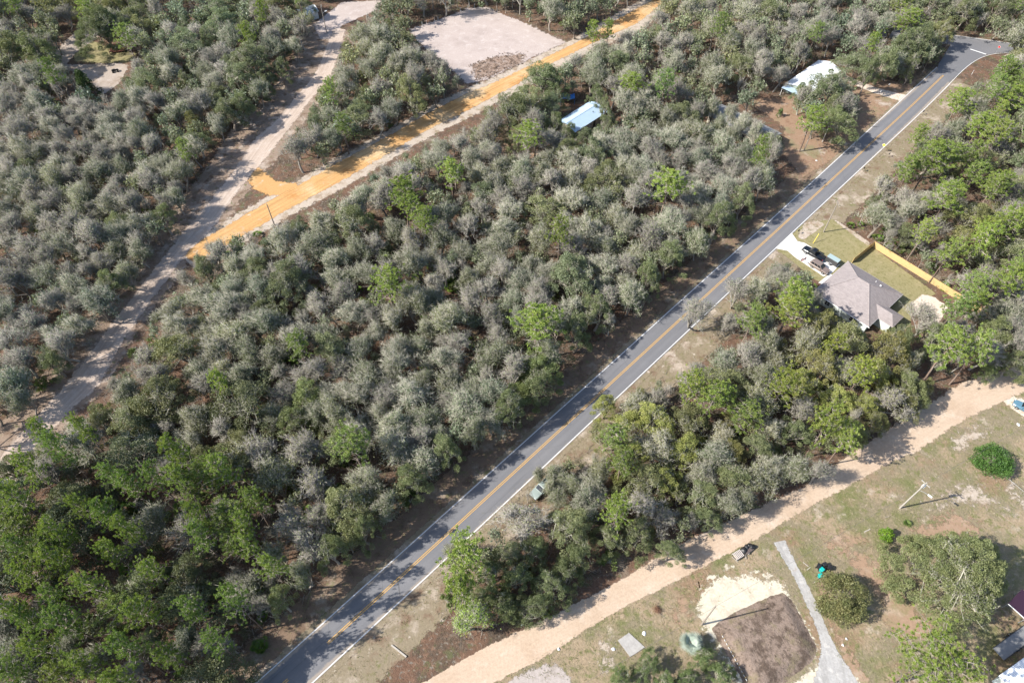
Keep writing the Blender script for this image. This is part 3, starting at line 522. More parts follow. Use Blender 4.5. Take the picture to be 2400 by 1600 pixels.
for x, y, r, l in [(906,653,42,'round-topped green pine standing alone in the central wood, trunk showing below'),(1260,745,66,'broad many-branched green pine in the central wood near the paved road'),(1566,423,50,'wide bright green pine crown in the wood north of the paved road'),(1056,393,38,'tall green pine with dark bare trunk just south of the orange clay road'),(944,439,44,None),(995,510,34,None),(960,478,30,None),(510,888,30,'small bright green pine between the sand track and the central wood'),(1480,189,36,'bright green pine with bare trunk beside the blue-white mobile home roof'),(1872,685,46,'bright green pine crown touching the left side of the pinkish hip-roofed house'),(2235,806,50,'tall leaning pine behind the pinkish house, trunk base near the dirt road'),(1679,918,46,'yellow-green pine beside the paved road across from the central wood'),(1449,1189,42,'green pine in the strip of wood between paved and dirt roads'),(1085,1300,68,'large bright green pine leaning over the paved road at the tip of the wood'),(1078,1372,48,None),(2253,231,38,None),(2301,286,38,None),(2195,357,46,None),(2229,452,44,None),(2372,221,36,None),(2131,41,34,None),(2314,553,44,'tall pine with long leaning trunk behind the yellow wooden fence'),(2382,510,40,None),(2340,420,38,None),(2160,310,24,None),(1239,310,34,None),(1426,64,18,None),(1392,68,18,None),(575,75,24,None),(609,20,20,None),(201,20,26,None),(1906,272,36,'yellow-green pine below the big oak beside the white metal roof'),(2196,1545,118,'huge bright green pine crown at the bottom right by the metal roof'),(2375,640,40,None),(2290,700,34,None),(2050,95,18,None)]:
    hand('slash_pine', x, y, r, BR, H=20 if r > 90 else (14 if r < 40 else 17), label=l)
for x, y, r, t, l in [(2236,1335,128,(1.0,1.0,.85),'very large spreading oak in the yard at the lower right'),(1934,214,58,(.85,.92,.88),'big dark oak partly hiding the white metal roof'),(1968,284,46,(.95,1,.85),'dense oak at the yard edge beside the paved road, below the big oak'),(1278,184,60,(.8,.9,.8),'dark live oak leaning over the orange clay road near the cleared lot'),(1194,258,56,(1.0,1.0,.95),'wide grey-green oak between the clay road and the blue-white roof'),(240,60,66,(.85,.9,.85),'dark moss-hung oak behind the small red deck'),(85,115,52,(.85,.9,.75),'tall dark oak at the edge of the upper left yard'),(1535,985,58,YG,None),(1470,1000,48,YG,None),(1600,1060,54,YG,None),(1480,1075,50,YG,None),(1560,1125,48,YG,None),(1420,950,34,YG,None),(1950,930,52,YG,None),(2060,880,50,YG,None),(1880,900,48,YG,None),(1990,1010,48,(1.05,1.05,.8),None),(1860,1010,48,(.95,1,.9),None),(2020,950,42,YG,None),(2130,900,46,(1.0,1.0,.85),None),(720,930,52,(1.05,1.12,.85),None),(690,990,50,(1.0,1.05,.85),None),(1260,860,56,(1.05,1.15,.85),None),(1210,930,46,(1.05,1.1,.8),None),(1360,1290,48,(.85,.9,.8),None),(1150,1345,44,(.8,.85,.75),None),(1180,1420,40,(.85,.9,.75),None),(1130,1400,36,(.9,.95,.8),None),(1255,1420,42,(.8,.85,.75),None),(1430,1255,44,(.9,.9,.8),None),(1330,1340,40,(.8,.85,.75),None),(1250,1290,40,(.85,.9,.8),None),(1290,1370,46,(.85,.9,.8),None),(1210,1350,46,(.9,.95,.8),None),(1500,1250,46,(1,1,.9),None),(1640,1160,50,(1,1,.95),None),(1720,1120,50,(1,1,.9),None),(1780,1050,46,(1,1,.95),None),(2190,790,44,(1,1.05,.9),None),(2110,790,40,(1,1.0,.9),None),(2330,780,48,(1,1.0,.85),None),(2380,850,36,(1,1.0,.85),None),(2320,870,26,(1,1.1,.85),None),(1570,1290,36,(.95,1,.9),None),(1660,1215,36,(.95,1,.9),None)]:
    hand('live_oak', x, y, r, t, label=l, H=11 if r > 100 else (6.5 if l and l.startswith('compact') else None))
for x, y, r, l in [(1107,1450,58,'feathery spring-green tree at the tip of the wood by the dirt road')]: hand('scrub_oak', x, y, r, (1.4,1.75,.5), label=l, H=8)
for x, y, r in [(1296,1112,34),(1312,1165,34),(1335,1128,34),(1262,1110,22),(1290,1140,22)]: hand('scrub_oak', x, y, r, (1.05,1.05,.9), H=6.5)
for x, y, r in [(1670,248,26),(1715,262,24),(1745,285,26),(1775,312,26),(1805,335,24),(1720,312,22),(1690,290,18)]: hand('scrub_oak', x, y, r, (1.0,1.02,.95), H=9)
for x, y, r in [(1300,225,26),(1300,288,22),(1428,285,24),(1402,225,22),(1330,312,20),(1420,250,16)]: hand('live_oak', x, y, r, (.9,.95,.9), H=9.5)
for x, y, r, l in [(1815,360,34,'pale leafless tree at the yard edge by the grey-roofed house'),(1430,755,26,'white-barked bare tree leaning toward the paved road verge'),(1640,730,46,None),(2160,745,46,'grey leafless tree overhanging the bare sand pad behind the house'),(1280,1230,22,None),(1770,300,24,None),(1920,1105,36,None),(1623,1222,26,'small pale leafless tree at the edge of the lower dirt road'),(2095,525,30,None),(2160,560,30,None),(2215,600,30,None),(2060,490,26,None),(200,350,40,None),(120,470,40,None),(60,620,36,None),(170,640,32,None),(1730,680,40,None)]: hand('bare_tree', x, y, r, label=l)
for j, (x, y, r) in enumerate([(655,1400,36),(700,1345,38),(775,1285,38),(850,1235,40),(905,1180,40),(965,1120,42),(1045,1050,44),(1110,1010,38),(1195,955,42),(1262,900,46),(1285,830,44),(1350,775,44),(1400,725,42),(1475,690,44),(1520,645,40),(1565,600,40),(1640,560,40),(1690,510,38),(1745,465,36),(1790,420,34)]):
    if j % 3 == 1: hand('scrub_oak', x, y, r, (1.0,1.03,.92), H=10.5)
    else: hand('live_oak', x, y, r, (.98,1.02,.95), H=11.5)
for j, (x, y, r) in enumerate([(690,105,24),(655,160,26),(605,210,28),(565,245,28),(510,290,30),(460,330,32),(410,460,34),(380,510,34),(325,585,36),(255,665,36),(180,765,38),(120,845,38),(45,935,38)]): hand('live_oak' if j % 2 else 'scrub_oak', x, y, r, (.92,.97,.92), H=9)
TX = np.zeros((9000,3)); nT = 0
for t in trees: TX[nT] = t[1], t[2], t[4]; nT += 1
def clash(X, Y, R, f):
    T = TX[:nT]; return ((T[:,0]-X)**2+(T[:,1]-Y)**2 < (f*(T[:,2]+R))**2).any()
for x, y, r in [(2075,140,34),(2125,108,34),(2168,92,28),(2040,165,26)]: hand('live_oak', x, y, r, (.92,.96,.92), H=13)
for x, y, r, l in [(1517,1560,34,'dark green small tree beside the concrete slab at the bottom'),(1455,1585,28,'low small tree at the bottom edge left of the slab'),(1650,1538,30,'dark small tree between the palm and the soil mound'),(1690,1578,34,'dark green small tree next to the soil mound at the bottom'),(1612,1588,28,'green small tree below the silver palm'),(1560,1590,26,'small tree at the bottom edge below the slab')]: hand('live_oak', x, y, r, (.75,.9,.65), H=4.6, label=l)
n_hand = len(trees)
cand = []
for size in (1.45, 1.15, .92, .7, .5):
    for _ in range(5500):
        Y = rng.uniform(14, 292); half_w = .775*math.hypot(Y*.8, 0)*.92+70; X = rng.uniform(-half_w-12, half_w+12)
        x, y, d = proj(X, Y, 6.0)
        if x < -90 or x > 2480 or y > 1680 or y < -70: continue
        z = MAP[min(8, max(0, int(y/178)))][min(11, max(0, int(x/200)))]; m = np.array(MIX[z]); k = KIN[rng.choice(4, p=m/m.sum())]
        H0, R0, hc = SPEC[k]; s = size*rng.uniform(.85,1.15)*(.92 if k == 'live_oak' else 1); R = R0*s; H = H0*s**.6*rng.uniform(.88,1.12)
        if k == 'slash_pine': R = R0*rng.uniform(.75,1.1); H = rng.uniform(13,18)
        fac = .52 if k != 'slash_pine' else .48
        if size < .5: k = 'scrub_oak' if k == 'slash_pine' else k; H0, R0, hc = SPEC[k]; R = R0*s; H = H0*.55*rng.uniform(.8,1.15)
        if clash(X, Y, R, fac) or not ok_place(X, Y, H, R, hc): continue
        tv = rng.uniform(.88,1.14); warm = rng.normal()*.045
        if z == 'p': tv *= .82
        w1 = math.sin(X/17+1.3)*math.cos(Y/23+.4)+.6*math.sin((X+Y)/11); w2 = math.sin(X/29-.8)*math.sin(Y/19+2)+.6*math.cos((X-Y)/13); warm += .055*w1; tv *= 1+.09*w2
        if z in 'y' : warm += .1
        if z in 'g': tv *= .98; warm -= .03
        trees.append([k, X, Y, H, R, rng.uniform(0,6.28), (tv*(1+warm), tv*(1+warm*.15), tv*(1-warm*1.3)), int(rng.integers(0,99)), None]); TX[nT] = X, Y, R; nT += 1
NV = {'scrub_oak': 12, 'bare_tree': 9, 'live_oak': 7, 'slash_pine': 8}
MAKE = {'scrub_oak': make_scrub, 'bare_tree': make_bare, 'live_oak': make_live, 'slash_pine': make_pine}
MATS = {'scrub_oak': (BARK, [LEAF['scrub_oak'], TWIG, MOSS]), 'bare_tree': (PALE, [PALE, LEAF['scrub_oak']]), 'live_oak': (BARK, [LEAF['live_oak'], TWIG]), 'slash_pine': (PBARK, [LEAF['slash_pine'], PTWIG])}
PROTO = {}
for ki, k in enumerate(KIN):
    PROTO[k] = []
    for v in range(NV[k]):
        tr, cr = MAKE[k](100*ki+v); PROTO[k].append((tr.mesh(k+'_trunk', [MATS[k][0]], True), cr.mesh(k+'_crown', MATS[k][1])))
LAND = [("beside the cleared sandy lot",1140,100),("where clay road meets sand track",620,440),("along the sand track's left edge",250,640),("along the lower sand track",120,900),("left of the upper sand track",560,220),("between sand track and upper clay road",860,220),("below the middle clay road",1000,360),("below the lower clay road",560,620),("around the blue-white roof",1360,330),("north of the grey-roofed house",1700,190),("west of the grey-roofed house",1620,330),("behind the white metal roof",1850,90),("beside the far crossing's stop line",2180,110),("in the far corner beyond the crossing",2340,40),("right of the upper paved road",2230,330),("behind the yellow wooden fence",2200,570),("at the right edge beyond the house",2360,680),("behind the pinkish house",2120,820),("left of the pinkish house",1790,720),("beside the paved road below the house",1640,860),("amid the wood below the house",1850,930),("above the dirt road's right stretch",2080,960),("above the dirt road's middle stretch",1780,1110),("above the dirt road's left stretch",1400,1290),("near the vehicle hidden under trees",1320,1190),("in the yellowish grove by the road",1510,1000),("left of the lowest paved road",740,1300),("left of the paved road's lower middle",1060,1000),("left of the paved road's middle",1330,760),("across the road from the house",1620,540),("left of the upper paved road",1720,430),("in the heart of the central wood",950,750),("in the central wood's southern part",800,950),("in the central wood's western part",450,760),("in the central wood's northern part",1180,520),("among the lower left pines",250,1300),("above the lower left pines",400,1050),("below the lower left pines",350,1550),("in the grey wood at the left edge",60,560),("in the wood below the upper-left yard",250,330),("in the top left corner",90,60),("at the top edge left of the shed",480,60),("beyond the cleared lot",1300,20),("right of the upper clay road",1600,60)]
GROUPN = {'scrub_oak': 'scrub oaks of the woods', 'bare_tree': 'leafless trees of the woods', 'live_oak': 'leafy oaks of the woods', 'slash_pine': 'pines of the woods'}
ADJ = {'scrub_oak': 'grey-green scrub oak', 'bare_tree': 'leafless grey-twigged tree', 'live_oak': 'leafy oak', 'slash_pine': 'bright green pine'}
ORD = ['first','second','third','fourth','fifth','sixth','seventh','eighth','ninth','tenth','eleventh','twelfth','thirteenth','fourteenth','fifteenth','sixteenth','seventeenth','eighteenth','nineteenth','twentieth','twenty-first','twenty-second','twenty-third','twenty-fourth','twenty-fifth','twenty-sixth','twenty-seventh','twenty-eighth','twenty-ninth','thirtieth','thirty-first','thirty-second','thirty-third','thirty-fourth']
def single_out(rows):
    """rows: (label, px) -> labels; look-alikes at one place are told apart by their order from the left"""
    by = {}
    for i, (l, x) in enumerate(rows): by.setdefault(l, []).append((x, i))
    out = [l for l, x in rows]
    for l, m in by.items():
        if len(m) == 1: continue
        m.sort()
        for j, (x, i) in enumerate(m):
            w = 'leftmost' if j == 0 else ('rightmost' if j == len(m)-1 else (ORD[j]+' from left' if j < len(ORD) else 'toward the right'))
            out[i] = l+', '+w
    return out
def tree_label(t):
    k, X, Y, H, R, rot, tint, v, label = t; H0, R0, hc = SPEC[k]; px, py, d = proj(X, Y, H*hc)
    if label is None:
        rel = R/R0; sz = 'broad' if rel > 1.12 else ('small' if rel < .72 else ('mid-sized' if rel < .93 else 'full'))
        tone = ('pale ' if sum(tint)/3 > 1 else 'dark ') if abs(sum(tint)/3-1) > .1 else ''
        label = f"{sz} {tone}{ADJ[k]} "+min(LAND, key=lambda l: (l[1]-px)**2+(l[2]-py)**2)[0]
    return label, px
BIG = {}
def place_tree(t, label):
    k, X, Y, H, R, rot, tint, v, _ = t; H0, R0, hc = SPEC[k]
    e = thing(k, label, 'tree', (X,Y,0), rot, GROUPN[k])
    if R > R0*1.7:
        tr, cr = MAKE[k](int(v)+50, 1.6, H, R); tm, cm = tr.mesh(k+'_trunk', [MATS[k][0]], True), cr.mesh(k+'_crown', MATS[k][1])
    else: (tm, cm) = PROTO[k][int(v) % NV[k]]; an = .82+.36*((int(v)*7) % 10)/9; e.scale = (R/R0*an, R/R0/an, H/H0)
    put(bpy.data.objects.new('trunk', tm), e); c = put(bpy.data.objects.new('crown', cm), e); c.color = (*tint, 1)
inview = []; rest = []
for i, t in enumerate(trees):
    px, py, d = proj(t[1], t[2], t[3]*SPEC[t[0]][2]); r = t[4]/d*FPX
    (inview if (-r*.5 < px < 2400+r*.5 and -r*.5 < py < 1600+r*.5) or i < n_hand else rest).append((r+(1000 if i < n_hand else 0), i))
cnt = {k: 0 for k in KIN}; chosen = []
for r, i in sorted(inview, reverse=True):
    k = trees[i][0]
    if cnt[k] < 300: cnt[k] += 1; chosen.append(trees[i])
    else: rest.append((r, i))
for t, l in zip(chosen, single_out([tree_label(t) for t in chosen])): place_tree(t, l)
print('TREES', len(trees), cnt, 'rest', len(rest))
# what is past 300 of a kind, and the wood just outside the frame: one mass
FAR = {}
for ki, k in enumerate(KIN):
    FAR[k] = []
    for v in range(3):
        tr, cr = MAKE[k](700+100*ki+v, .13 if k in ('scrub_oak','bare_tree') else .3); a = tr.arrays(); b = cr.arrays(); nb = len(MATS[k][1])
        FAR[k].append((np.vstack([a[0], b[0]]), np.vstack([a[1], b[1]+len(a[0])]), np.vstack([a[2], b[2]+len(a[0])]), np.r_[np.full(len(a[1]), nb), b[3]], np.r_[np.full(len(a[2]), nb), b[4]]))
tw = []
for k in KIN:
    Vs=[]; Qs=[]; Ts=[]; mq=[]; mt=[]; ti=[]; n0 = 0
    for r, i in rest:
        t = trees[i]
        if t[0] != k: continue
        V, Q, T, a, b = FAR[k][int(t[7]) % 3]; H0, R0, _ = SPEC[k]; c, s = math.cos(t[5]), math.sin(t[5])
        P = V*[t[4]/R0, t[4]/R0, t[3]/H0]; P = np.stack([P[:,0]*c-P[:,1]*s+t[1], P[:,0]*s+P[:,1]*c+t[2], P[:,2]],1)
        Vs.append(P); Qs.append(Q+n0); Ts.append(T+n0); mq.append(a); mt.append(b); ti.append(np.broadcast_to(np.array([*t[6],1.]), (len(P),4))); n0 += len(P)
    if not Vs: continue
    ms = [LEAF_T[k] if (m is LEAF.get(k)) else m for m in MATS[k][1]]+[MATS[k][0]]
    if k == 'bare_tree': ms = [PALE, LEAF_T['scrub_oak'], PALE]
    me = mesh_arrays('wood_mass', np.vstack(Vs), np.vstack(Qs), np.vstack(Ts), np.concatenate(mq), np.concatenate(mt), ms)
    ca = me.color_attributes.new('tint', 'FLOAT_COLOR', 'POINT'); ca.data.foreach_set('color', np.concatenate(ti).astype(np.float32).ravel())
    tag(put(bpy.data.objects.new({'scrub_oak':'scrub_oak_wood','bare_tree':'bare_wood','live_oak':'oak_wood','slash_pine':'pine_wood'}[k], me)), {'scrub_oak':'mass of smaller grey-green scrub oaks filling the far woods','bare_tree':'mass of leafless trees around the edges of the woods','live_oak':'mass of leafy oaks around the edges of the woods','slash_pine':'mass of pines just beyond the edges of the woods'}[k], 'wood', kind='stuff')

# ------------------------------------------------------------------ shrubs, palmettos, ground plants
PM = [make_palmetto(900+i).mesh('palmetto', [PALML, TWIG]) for i in range(4)]
BM = [make_bush(950+i).mesh('bush', [BUSHL, TWIG]) for i in range(5)]
def plant(name, me, X, Y, s, label, cat, group=None, tint=(1,1,1), sz=None, rot=None):
    o = put(bpy.data.objects.new(name, me)); o.location = (X,Y,0); o.rotation_euler = (0,0,rng.uniform(0,6.28) if rot is None else rot); o.scale = (s,s,sz or s); o.color = (*tint,1); return tag(o, label, cat, group)
def near(px, py): return min(LAND, key=lambda l: (l[1]-px)**2+(l[2]-py)**2)[0]
def scatter(kind, pts, s0, s1):
    ls = single_out([(('bright fan-leaved palmetto ' if kind == 'palmetto' else 'low leafy green bush ')+near(x,y), x) for x, y in pts])
    for (x, y), lb in zip(pts, ls):
        p = G(x, y); m = (PM if kind == 'palmetto' else BM)[rng.integers(0, 4)]
        plant(kind, m, p.x, p.y, rng.uniform(s0,s1), lb, 'shrub', 'palmettos on the wood floor' if kind == 'palmetto' else 'low bushes of the woods', tint=(1.0,1.1,.8) if kind == 'palmetto' else tuple(rng.uniform(.8,1.25)*np.array([1,1,.9])))
pal = [(1000+rng.normal()*30, 640+rng.normal()*18) for _ in range(10)]+[(1060+rng.normal()*20, 660+rng.normal()*16) for _ in range(10)]+[(755+rng.normal()*38, 1225+rng.normal()*24) for _ in range(14)]+[(x+rng.normal()*8, y+rng.normal()*6) for x, y in [(2008,520),(2025,530),(2052,560),(2080,568),(2098,575),(2060,545),(2135,590),(2190,648),(2200,660),(2180,630),(2010,535),(2070,580),(2112,568)]]
for _ in range(90):
    x, y = (rng.uniform(0,640), rng.uniform(1080,1560)) if rng.uniform() < .55 else (rng.uniform(400,1500), rng.uniform(480,1000))
    if not look(OPENM|BASEM, [x], [y])[0]: pal.append((x,y))
scatter('palmetto', pal, .8, 1.5)
bs = []; OBM = OPENM|BASEM
while len(bs) < 170:
    x, y = rng.uniform(0,2400), 1600*rng.uniform(0,1)**.8
    if not look(OBM, [x,x+14,x-14,x],[y,y,y,y-22]).any(): bs.append((x,y))
scatter('bush', bs, .7, 1.5)
# hedge-like round shrub, cedars, bright shrubs, lone bushes
def round_shrub(name, px, py, rpx, H, label, mat, n=5200, size=.13, tint=(1,1,1), cone=False):
    d = 110.
    for _ in range(3): p = G(px, py, H*.5); d = proj(p.x, p.y, H*.5)[2]; R = rpx/FPX*d
    r = np.random.default_rng(int(px)); tr, cr = TB(), TB(); tr.tube([(0,0,-.1),(.05,0,H*.4),(0,0,H*.8)], [.16,.12,.04], 6); L = []
    for _ in range(40):
        f = r.uniform(.05,.97); a = r.uniform(0,6.28); q = (R*(1-f)*.95+.15 if cone else R*math.sqrt(max(0,1-(f*1.55-.55)**2))*.86)*math.sqrt(r.uniform(.5,1)); L.append([q*math.cos(a), q*math.sin(a), H*f])
    L = np.array(L); cr.cones(np.c_[L[:,:2]*0, L[:,2]*.6], L, .04, m=1); i = r.integers(0,40,n); lob = R*(.22 if cone else .3); C = L[i]+unit(r.normal(size=(n,3))+[0,0,.2])*r.uniform(.6,1.05,(n,1))*lob; C[:,2] = np.clip(C[:,2], .08, None); cr.leaves(C, size, r, .5)
    e = thing(name, label, 'tree' if cone else 'shrub', (p.x,p.y,0)); put(bpy.data.objects.new('trunk', tr.mesh('shrub_trunk', [BARK], True)), e); c = put(bpy.data.objects.new('crown', cr.mesh('shrub_crown', [mat, TWIG])), e); c.color = (*tint,1)
round_shrub('round_shrub', 2328, 1078, 44, 3.6, 'dense dark green clipped round shrub by the chain-link fence', HEDGEL, 9000, .12)
round_shrub('cedar_tree', 200, 200, 34, 9.0, 'dark green cone-shaped cedar at the edge of the upper left yard', CEDARL, 6000, .17, cone=True)
round_shrub('cedar_tree', 100, 178, 20, 6.0, 'smaller dark cedar beside the cone-shaped cedar', CEDARL, 3000, .16, cone=True)
round_shrub('cedar_tree', 1829, 264, 9, 2.6, 'tiny dark cedar alone in the yard by the grey-roofed house', CEDARL, 900, .12, (1.6,1.4,1.3), cone=True)
for x, y, r_, H, l in [(2077,1252,17,2.4,'vivid lime-green shrub beside the very large yard oak'),(1994,241,16,3.0,'vivid green shrub at the side of the big dark oak'),(1586,156,13,3.0,'vivid lime-green small tree at the top of the central woods'),(1716,138,15,3.0,'vivid green small tree north of the grey-roofed house'),(1505,275,18,3.0,'lime-green sapling right of the blue-white roof'),(1475,285,12,2.6,'small green shrub right of the blue-white roof'),(452,70,20,5.0,'lime-green tree in the wood behind the upper left yard'),(1180,965,20,2.6,'bright green bush near the paved road at the wood edge')]:
    round_shrub('shrub', x, y, r_, H, l, BUSHL, 1800, .12, (1.5,1.9,.7))
round_shrub('round_oak', 1976, 1398, 60, 5.6, 'compact round olive oak beside the gravel drive casting a dark shadow', leafmat('olive_leaf', (.105,.118,.045), (.185,.175,.075), .25), 15000, .12)
# silver fan palm and sago
def palm(name, px, py, R, H, label, mat, n=26, nbl=11, w=.05):
    p = G(px, py, H); r = np.random.default_rng(int(px)); e = thing(name, label, 'palm', (p.x,p.y,0)); tr = TB(); tr.tube([(0,0,-.1),(.03,0,H*.5),(0,0,H)], [.2,.16,.17], 8); put(bpy.data.objects.new('trunk', tr.mesh('palm_trunk', [BARK], True)), e)
    for i in range(n):
        b = TB(); th = i*2.4; el = r.uniform(-.35,.6) if i % 3 else r.uniform(.5,.95); d = np.array([math.cos(th)*math.cos(el), math.sin(th)*math.cos(el), math.sin(el)]); h = np.array([0,0,H])+d*R*.1; b.cones([[0,0,H-.05]],[h],.03); side = unit(np.cross(d,[0,0,1.])); up = np.cross(side,d); a = np.linspace(-.55,.55,nbl)[:,None]; dr = np.cos(a)*d+np.sin(a)*side; ln = R*.9*r.uniform(.7,1.15)*(1-.2*np.abs(a)); W_ = np.cross(unit(dr),up)*w; s0 = np.repeat(h[None],nbl,0); en = s0+dr*ln-[0,0,.1*R]; V = np.stack([s0, s0+dr*ln*.3+W_, en, s0+dr*ln*.3-W_],1).reshape(-1,3); b.add(V, np.arange(nbl)[:,None]*4+[0,1,2,3]); put(bpy.data.objects.new('frond', b.mesh('palm_frond', [mat])), e)
palm('fan_palm', 1618, 1506, 2.15, 2.2, 'silvery blue fan palm beside the soil mound', SILVER, 36, 9, .1)
palm('fan_palm', 1310, 345, 2.2, 4.0, 'silvery palm standing in shade below the blue-white roof', SILVER, 22, 9, .08)
palm('sago_palm', 2126, 1225, 1.0, .4, 'small green sago palm near the leaning lamp pole', PALML, 18, 7, .05)
# weeds and fallen twigs: nobody could count them
def weeds():
    b = TB(); r = np.random.default_rng(21); C = []
    GR = [(1175,1590),(1379,1466),(1600,1346),(1893,1184),(2137,1058),(2400,915),(2400,1600)]; NO = [[(1634,1396),(1692,1338),(1832,1352),(1985,1568),(2018,1600),(1740,1600)],[(1808,1272),(1845,1264),(1990,1590),(1940,1590)],[(1448,1500),(1474,1482),(1511,1516),(1477,1539)],[(1950,1270),(1985,1265),(2060,1310),(2110,1370),(2180,1440),(2100,1520),(2060,1460),(1990,1330)]]
    x = r.uniform(1100,2400,14000); y = r.uniform(900,1600,14000); m = inpoly(x,y,GR)
    for q in NO: m &= ~inpoly(x,y,q)
    C += [G(a,c) for a, c in zip(x[m],y[m])]
    D = resample(cen, 400)
    for _ in range(5200):
        q = D[r.integers(0,400)]; s = r.choice([-1,1])*(half+.5+abs(r.normal())*3.0); t = np.array([.713,-.701])*s; C.append((q[0]+t[0]+r.normal(), q[1]+t[1]+r.normal(), 0))
    C = np.array([tuple(c) for c in C]); C = C[r.uniform(size=len(C)) < .8]; k = 4; n = len(C)*k; B0 = np.repeat(C,k,0)+r.normal(size=(n,3))*[.14,.14,0]; d = unit(r.normal(size=(n,3))*[.8,.8,.2]+[0,0,.7]); ln = r.uniform(.1,.34,(n,1)); w = unit(np.cross(d,r.normal(size=(n,3))))*.035; V = np.stack([B0-w, B0+w, B0+d*ln],1).reshape(-1,3); V[:,2] += .03; b.add(V, T=np.arange(n)[:,None]*3+[0,1,2])
    W1 = leafmat('dry_weed', (.27,.24,.125), (.17,.19,.075), .2); tag(put(bpy.data.objects.new('weeds', b.mesh('weeds', [W1]))), 'low dry weeds on verges and rough grass', 'weeds', kind='stuff')
    b = TB(); n = 9000; x = r.uniform(0,2400,n); y = 1600*r.uniform(0,1,n)**.85; m = np.ones(n,bool)
    for q in OPEN[:4]: m &= ~inpoly(x,y,q)
    P = np.array([tuple(G(a,c)) for a, c in zip(x[m],y[m])]); n = len(P); th = r.uniform(0,6.28,n); L = r.uniform(.5,2.6,(n,1)); A = P+[0,0,.05]; b.cones(A, A+np.stack([np.cos(th), np.sin(th), r.uniform(0,.25,n)],1)*L, r.uniform(.02,.055,n)); tag(put(bpy.data.objects.new('fallen_twigs', b.mesh('fallen_twigs', [PALE]))), 'fallen grey twigs and sticks on the wood floor', 'twigs', kind='stuff')
weeds()
def brush():
    b = TB(); r = np.random.default_rng(31); n = 150000; Y = r.uniform(20,262,n); X = r.uniform(-1,1,n)*(Y*.62+62); px, py, d = proj(X, Y, 0.0); m = (px > -60) & (px < 2460) & (py > -40) & (py < 1640) & ~look(OPENM|BASEM, px, py) & ~look(OPENM, px, py-12)
    f = np.sin(X/7+1)*np.sin(Y/8)+np.sin(X/3.1)*np.cos(Y/3.7)*.7; m &= f > r.normal(size=n)*.5-.35; P = np.stack([X,Y,0*X],1)[m]; n = len(P); d_ = unit(r.normal(size=(n,3))*[.6,.6,.1]+[0,0,.9]); L = r.uniform(.7,2.6,(n,1)); b.cones(P, P+d_*L, r.uniform(.018,.034,n), m=1)
    i = r.integers(0,n,110000); t = r.uniform(.3,1,(110000,1)); b.leaves(P[i]+d_[i]*L[i]*t+r.normal(size=(110000,3))*.25, .11, r, .6)
    me = b.mesh('brush', [leafmat('brush_leaf', (.15,.14,.08), (.22,.18,.115)), barkmat('brush_twig', (.27,.225,.18))]); tag(put(bpy.data.objects.new('brush', me)), 'low leafless brush and saplings filling the wood floor', 'brush', kind='stuff'); print('BRUSH', n)
brush()
def spoil_sticks():
    b = TB(); r = np.random.default_rng(8); n = 420; x = r.uniform(1095,1240,n); y = r.uniform(122,192,n); m = inpoly(x,y,[(1095,155),(1160,128),(1240,120),(1230,150),(1150,188),(1105,194)]); P = np.array([tuple(G(a,c)) for a, c in zip(x[m],y[m])]); n = len(P); th = r.uniform(0,6.28,n); b.cones(P+[0,0,.03], P+np.stack([np.cos(th), np.sin(th), r.uniform(.05,.6,n)],1)*r.uniform(.4,1.8,(n,1)), r.uniform(.03,.09,n)); i = r.integers(0,n,500); b.leaves(P[i]+r.normal(size=(500,3))*[.4,.4,.05]+[0,0,.15], .22, r, .8)
    tag(put(bpy.data.objects.new('root_debris', b.mesh('root_debris', [barkmat('root_bark', (.22,.16,.12))]))), 'broken roots and clods along the near edge of the cleared lot', 'debris', kind='stuff')
spoil_sticks()

# ------------------------------------------------------------------ buildings
WALLW = plain('pale_siding', (.62,.68,.64), .6, .05); TRIM = plain('white_trim', (.75,.75,.74), .5, .04); GLASS = plain('dark_glass', (.02,.025,.03), .12, .1, spec=.6); DARK = plain('dark_metal', (.035,.035,.037), .4)
BLACK = plain('black_plastic', (.02,.02,.021), .45); TEAL = plain('teal_plastic', (.012,.42,.38), .45); RUST = plain('weathered_steel', (.2,.2,.2), .5, .25); STEEL = plain('galvanised_steel', (.45,.46,.47), .4, .1, metal=.5)
def shingle():
    m, nt = nodes('shingle'); tc = nd(nt,'ShaderNodeTexCoord').outputs['Object']; b = nd(nt,'ShaderNodeTexBrick'); b.offset = .5; nt.links.new(tc, b.inputs[0]); b.inputs['Color1'].default_value = (.255,.222,.215,1); b.inputs['Color2'].default_value = (.20,.175,.17,1); b.inputs['Mortar'].default_value = (.14,.12,.12,1); b.inputs['Scale'].default_value = 1; b.inputs['Brick Width'].default_value = .55; b.inputs['Row Height'].default_value = .2; b.inputs['Mortar Size'].default_value = .012
    n = noise(nt, tc, 1.2, 6, .7); return finish(m, nt, mixc(nt, mth(nt,'MULTIPLY',ramp(nt,n,.4,.7),.4), b.outputs[0], (.28,.248,.24)), .9, b.outputs['Fac'], .3, .02)
SHINGLE = shingle(); METALW = plain('white_metal_roof', (.76,.79,.82), .45, .06, .6, spec=.4); METALB = plain('pale_blue_metal_roof', (.40,.52,.64), .45, .08, .5); METALG = plain('grey_roof', (.30,.30,.30), .7, .18, .6); RED = plain('red_stained_wood', (.16,.05,.035), .8, .2)
